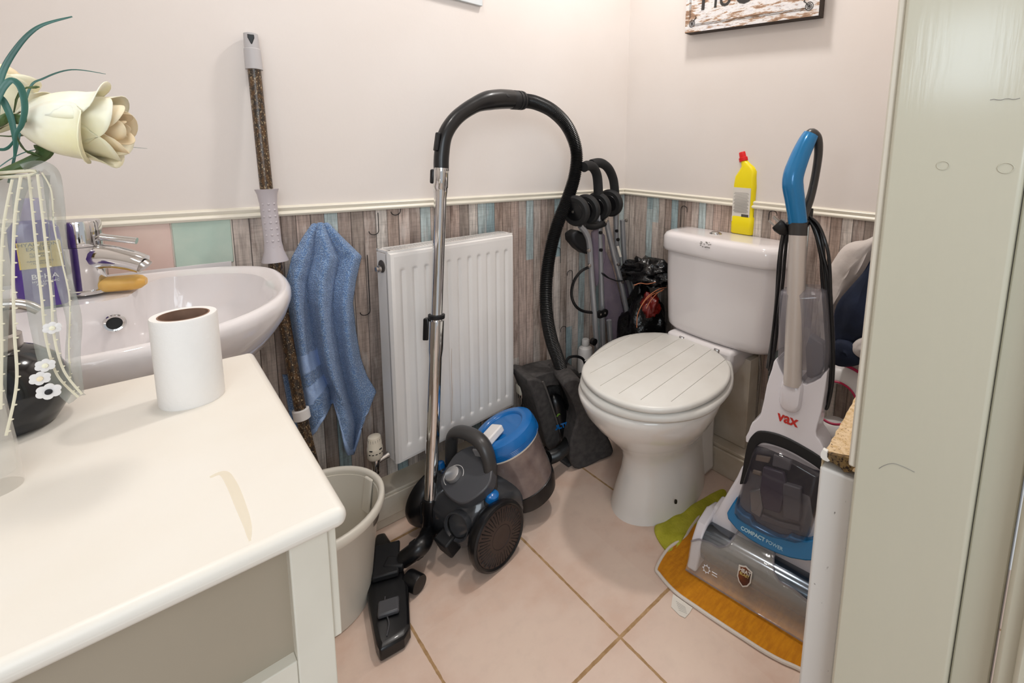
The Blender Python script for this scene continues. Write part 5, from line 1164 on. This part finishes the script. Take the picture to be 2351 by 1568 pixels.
for a,c_ in ((-.011,.006),(.011,.006),(0,-.009)):
    b=MB(); q=pg+x*a+y*c_-z*.02; b.obox(q,x*.0028,y*.0022,z*.010); build('pin',b,'steel',plg)
# ------------------------------------------------------------------ chipboard offcut behind the door lining
e0=PX(1884,1051,.62); ez=e0.z; e1=PZ(1985,870,ez); ed=(e1-e0); ed.z=0; Le=.52; ed.normalize(); en=V((ed.y,-ed.x,0)); TH=.044
cbd=thing('worktop_offcut',e0+ed*.25+en*TH/2-V((0,0,ez)),'speckled worktop offcut with raw chipboard top, upright behind the door lining','board')
q=[(0,0),(0,TH),(Le,TH),(Le,0)]
P=[V((e0.x,e0.y,0))+ed*a+en*c for a,c in q]
b=MB().prism(P,V((0,0,ez-.012))); build('laminate_board',b,'laminate',cbd,bevel=.004,seg=3)
# broken top
random.seed(5); rows=[]; NU=40; ring=[]
for i in range(NU+1):
    a=.004+(Le-.006)*i/NU
    rows.append([V((e0.x,e0.y,ez))+ed*(a-(.004 if i==0 and j in (0,1) else 0))+en*(TH*(.04+.92*j/6)+(random.uniform(-.0012,.0004) if j==0 else 0))+V((0,0,random.uniform(-.0008,.0008)-(.004 if i==0 and j>4 else 0))) for j in range(7)])
b=MB().grid(rows)
b2=[[r[0]-V((0,0,.013)) for r in rows],[r[0] for r in rows]]; b.grid(b2)
b.grid([[r[-1] for r in rows],[r[-1]-V((0,0,.013)) for r in rows]])
build('chipboard_core',b,'chip',cbd,angle=30)
fr_=[PN(x,y,e0-ed*.0008,ed) for x,y in ((1899,1041),(1925,1047),(1948,1051),(1965,1044),(1962,1072),(1954,1084),(1938,1084),(1930,1074),(1918,1066),(1905,1060),(1899,1049))]
b=MB().prism(fr_,ed*.006); build('broken_end',b,'chipdark',cbd,label='dark broken end')
ch_=[PN(x,y,e0-ed*.0012,ed) for x,y in ((1884,1040),(1889,1032),(1899,1037),(1899,1050),(1905,1058),(1900,1060),(1890,1056),(1884,1050))]
b=MB().prism(ch_,ed*.006); build('chipped_laminate',b,'label',cbd)
# ------------------------------------------------------------------ things heaped against the cistern wall
def puffy(px,x0,th,seed=0,amp=.012):
    P=cr([PX(a,c,x0) for a,c in px],4,True); c=sum(P,V((0,0,0)))/len(P); R_=[]
    for s,h in ((.9,th),(1,th*.6),(1.0,0),(.93,-th*.35),(.75,-th*.65),(.5,-th*.8),(.25,-th*.88),(.05,-th*.9)):
        R_.append([c+(p-c)*s+V((h+amp*mnoise.noise(V((p.y*12*s+seed,p.z*10*s,s*3))),0,0)) for p in P])
    return MB().loft(R_)
wc=thing('white_jacket_lining',PX(1930,860,1.43)*1.0,'crumpled white fabric leaning beside the carpet washer cord','cloth')
b=puffy([(2022,536),(1985,552),(1950,558),(1925,580),(1898,630),(1880,690),(1884,740),(1905,735),(1920,705),(1950,660),(1985,620),(2010,575)],1.43,.03,2); o=build('fabric',b,'whitecloth',wc,angle=80)
b=puffy([(1965,782),(1998,772),(2010,790),(2006,815),(1975,822),(1955,805)],1.36,.02,4); build('fabric_fold',b,'whitecloth',wc,angle=80)
b=puffy([(1880,690),(1884,760),(1890,830),(1930,860),(1990,850),(2005,820),(1960,800),(1920,760)],1.44,.03,6); build('fabric_fold',b,'whitecloth',wc,angle=80)
nj=thing('navy_coat',PX(1950,860,1.39),'dark navy coat bundled between carpet washer and doorway','coat')
b=puffy([(2024,545),(2010,575),(1985,620),(1950,660),(1922,700),(1914,750),(1918,790),(1938,800),(1965,786),(2000,772),(2030,745),(2040,640)],1.375,.022,8); build('coat_body',b,'navy',nj,angle=80)
b=puffy([(1915,785),(1945,782),(1968,800),(1975,835),(1940,842),(1915,830)],1.36,.02,11); build('coat_sleeve',b,'navy',nj,angle=80)
rc_=PX(1918,925,1.36); rn=V((-.80,-.05,.42)).normalized()
rg=thing('training_seat',V((rc_.x,rc_.y,0)),'white toddler toilet seat with pink trim standing beside the carpet washer','toilet seat')
RO=(PX(1918,838,1.36)-rc_).length; 
b=MB().lathe([(RO*.50,-.012),(RO*.50,.008),(RO*.58,.014),(RO*.8,.010),(RO*.97,.0),(RO*1.0,-.012),(RO*.96,-.02),(RO*.5,-.02)],rc_,rn,56,0,1,1.0,cap=False); build('seat_ring',b,'whiteplastic',rg,angle=60)
x,y,z=frame(rn); b=MB()
for r,h in ((RO*.985,.0),(RO*.515,.011)): b.tube([rc_+z*h+(x*math.cos(a)+y*math.sin(a))*r for a in [2*PI*k/56 for k in range(56)]],.0042 if r>RO*.7 else .003,8,closed=True)
build('pink_trim',b,'pinkrim',rg,label='pink trim')
b=MB().box((rc_.x-.02,rc_.y-.06,.0),(rc_.x+.06,rc_.y+.06,rc_.z-RO*.6)); 
b=MB(); b.tube([rc_-z*.02-V((0,0,RO*.5)),V((rc_.x+.03,rc_.y,.102))],.03,16); build('back_stand',b,'whiteplastic',rg)
# ------------------------------------------------------------------ light
def area(name,loc,rot,size,power,col,sy=None):
    l=bpy.data.lights.new(name,'AREA'); l.energy=power; l.color=col; l.size=size
    if sy: l.shape='RECTANGLE'; l.size_y=sy
    o=bpy.data.objects.new(name,l); C.objects.link(o); o.location=loc; o.rotation_euler=rot; return o
area('ceiling_lamp',(1.10,.90,2.37),(0,0,0),.12,9.5,(1,.96,.92))
area('ceiling_lamp_basin',(.12,.76,2.37),(0,0,0),.12,4.8,(1,.96,.92))
area('hall_daylight_fill',(-.55,-1.25,1.75),(math.radians(72),0,math.radians(-32)),1.1,20,(.84,.93,1),1.3)  # added area light behind the camera, a cool daylight fill
w=bpy.data.worlds.new('world'); bpy.context.scene.world=w; w.use_nodes=True
w.node_tree.nodes['Background'].inputs[0].default_value=(.93,.96,1,1); w.node_tree.nodes['Background'].inputs[1].default_value=.5
sc=bpy.context.scene; sc.view_settings.view_transform='Standard'; sc.view_settings.look='None'; sc.view_settings.gamma=1; sc.view_settings.exposure=.2
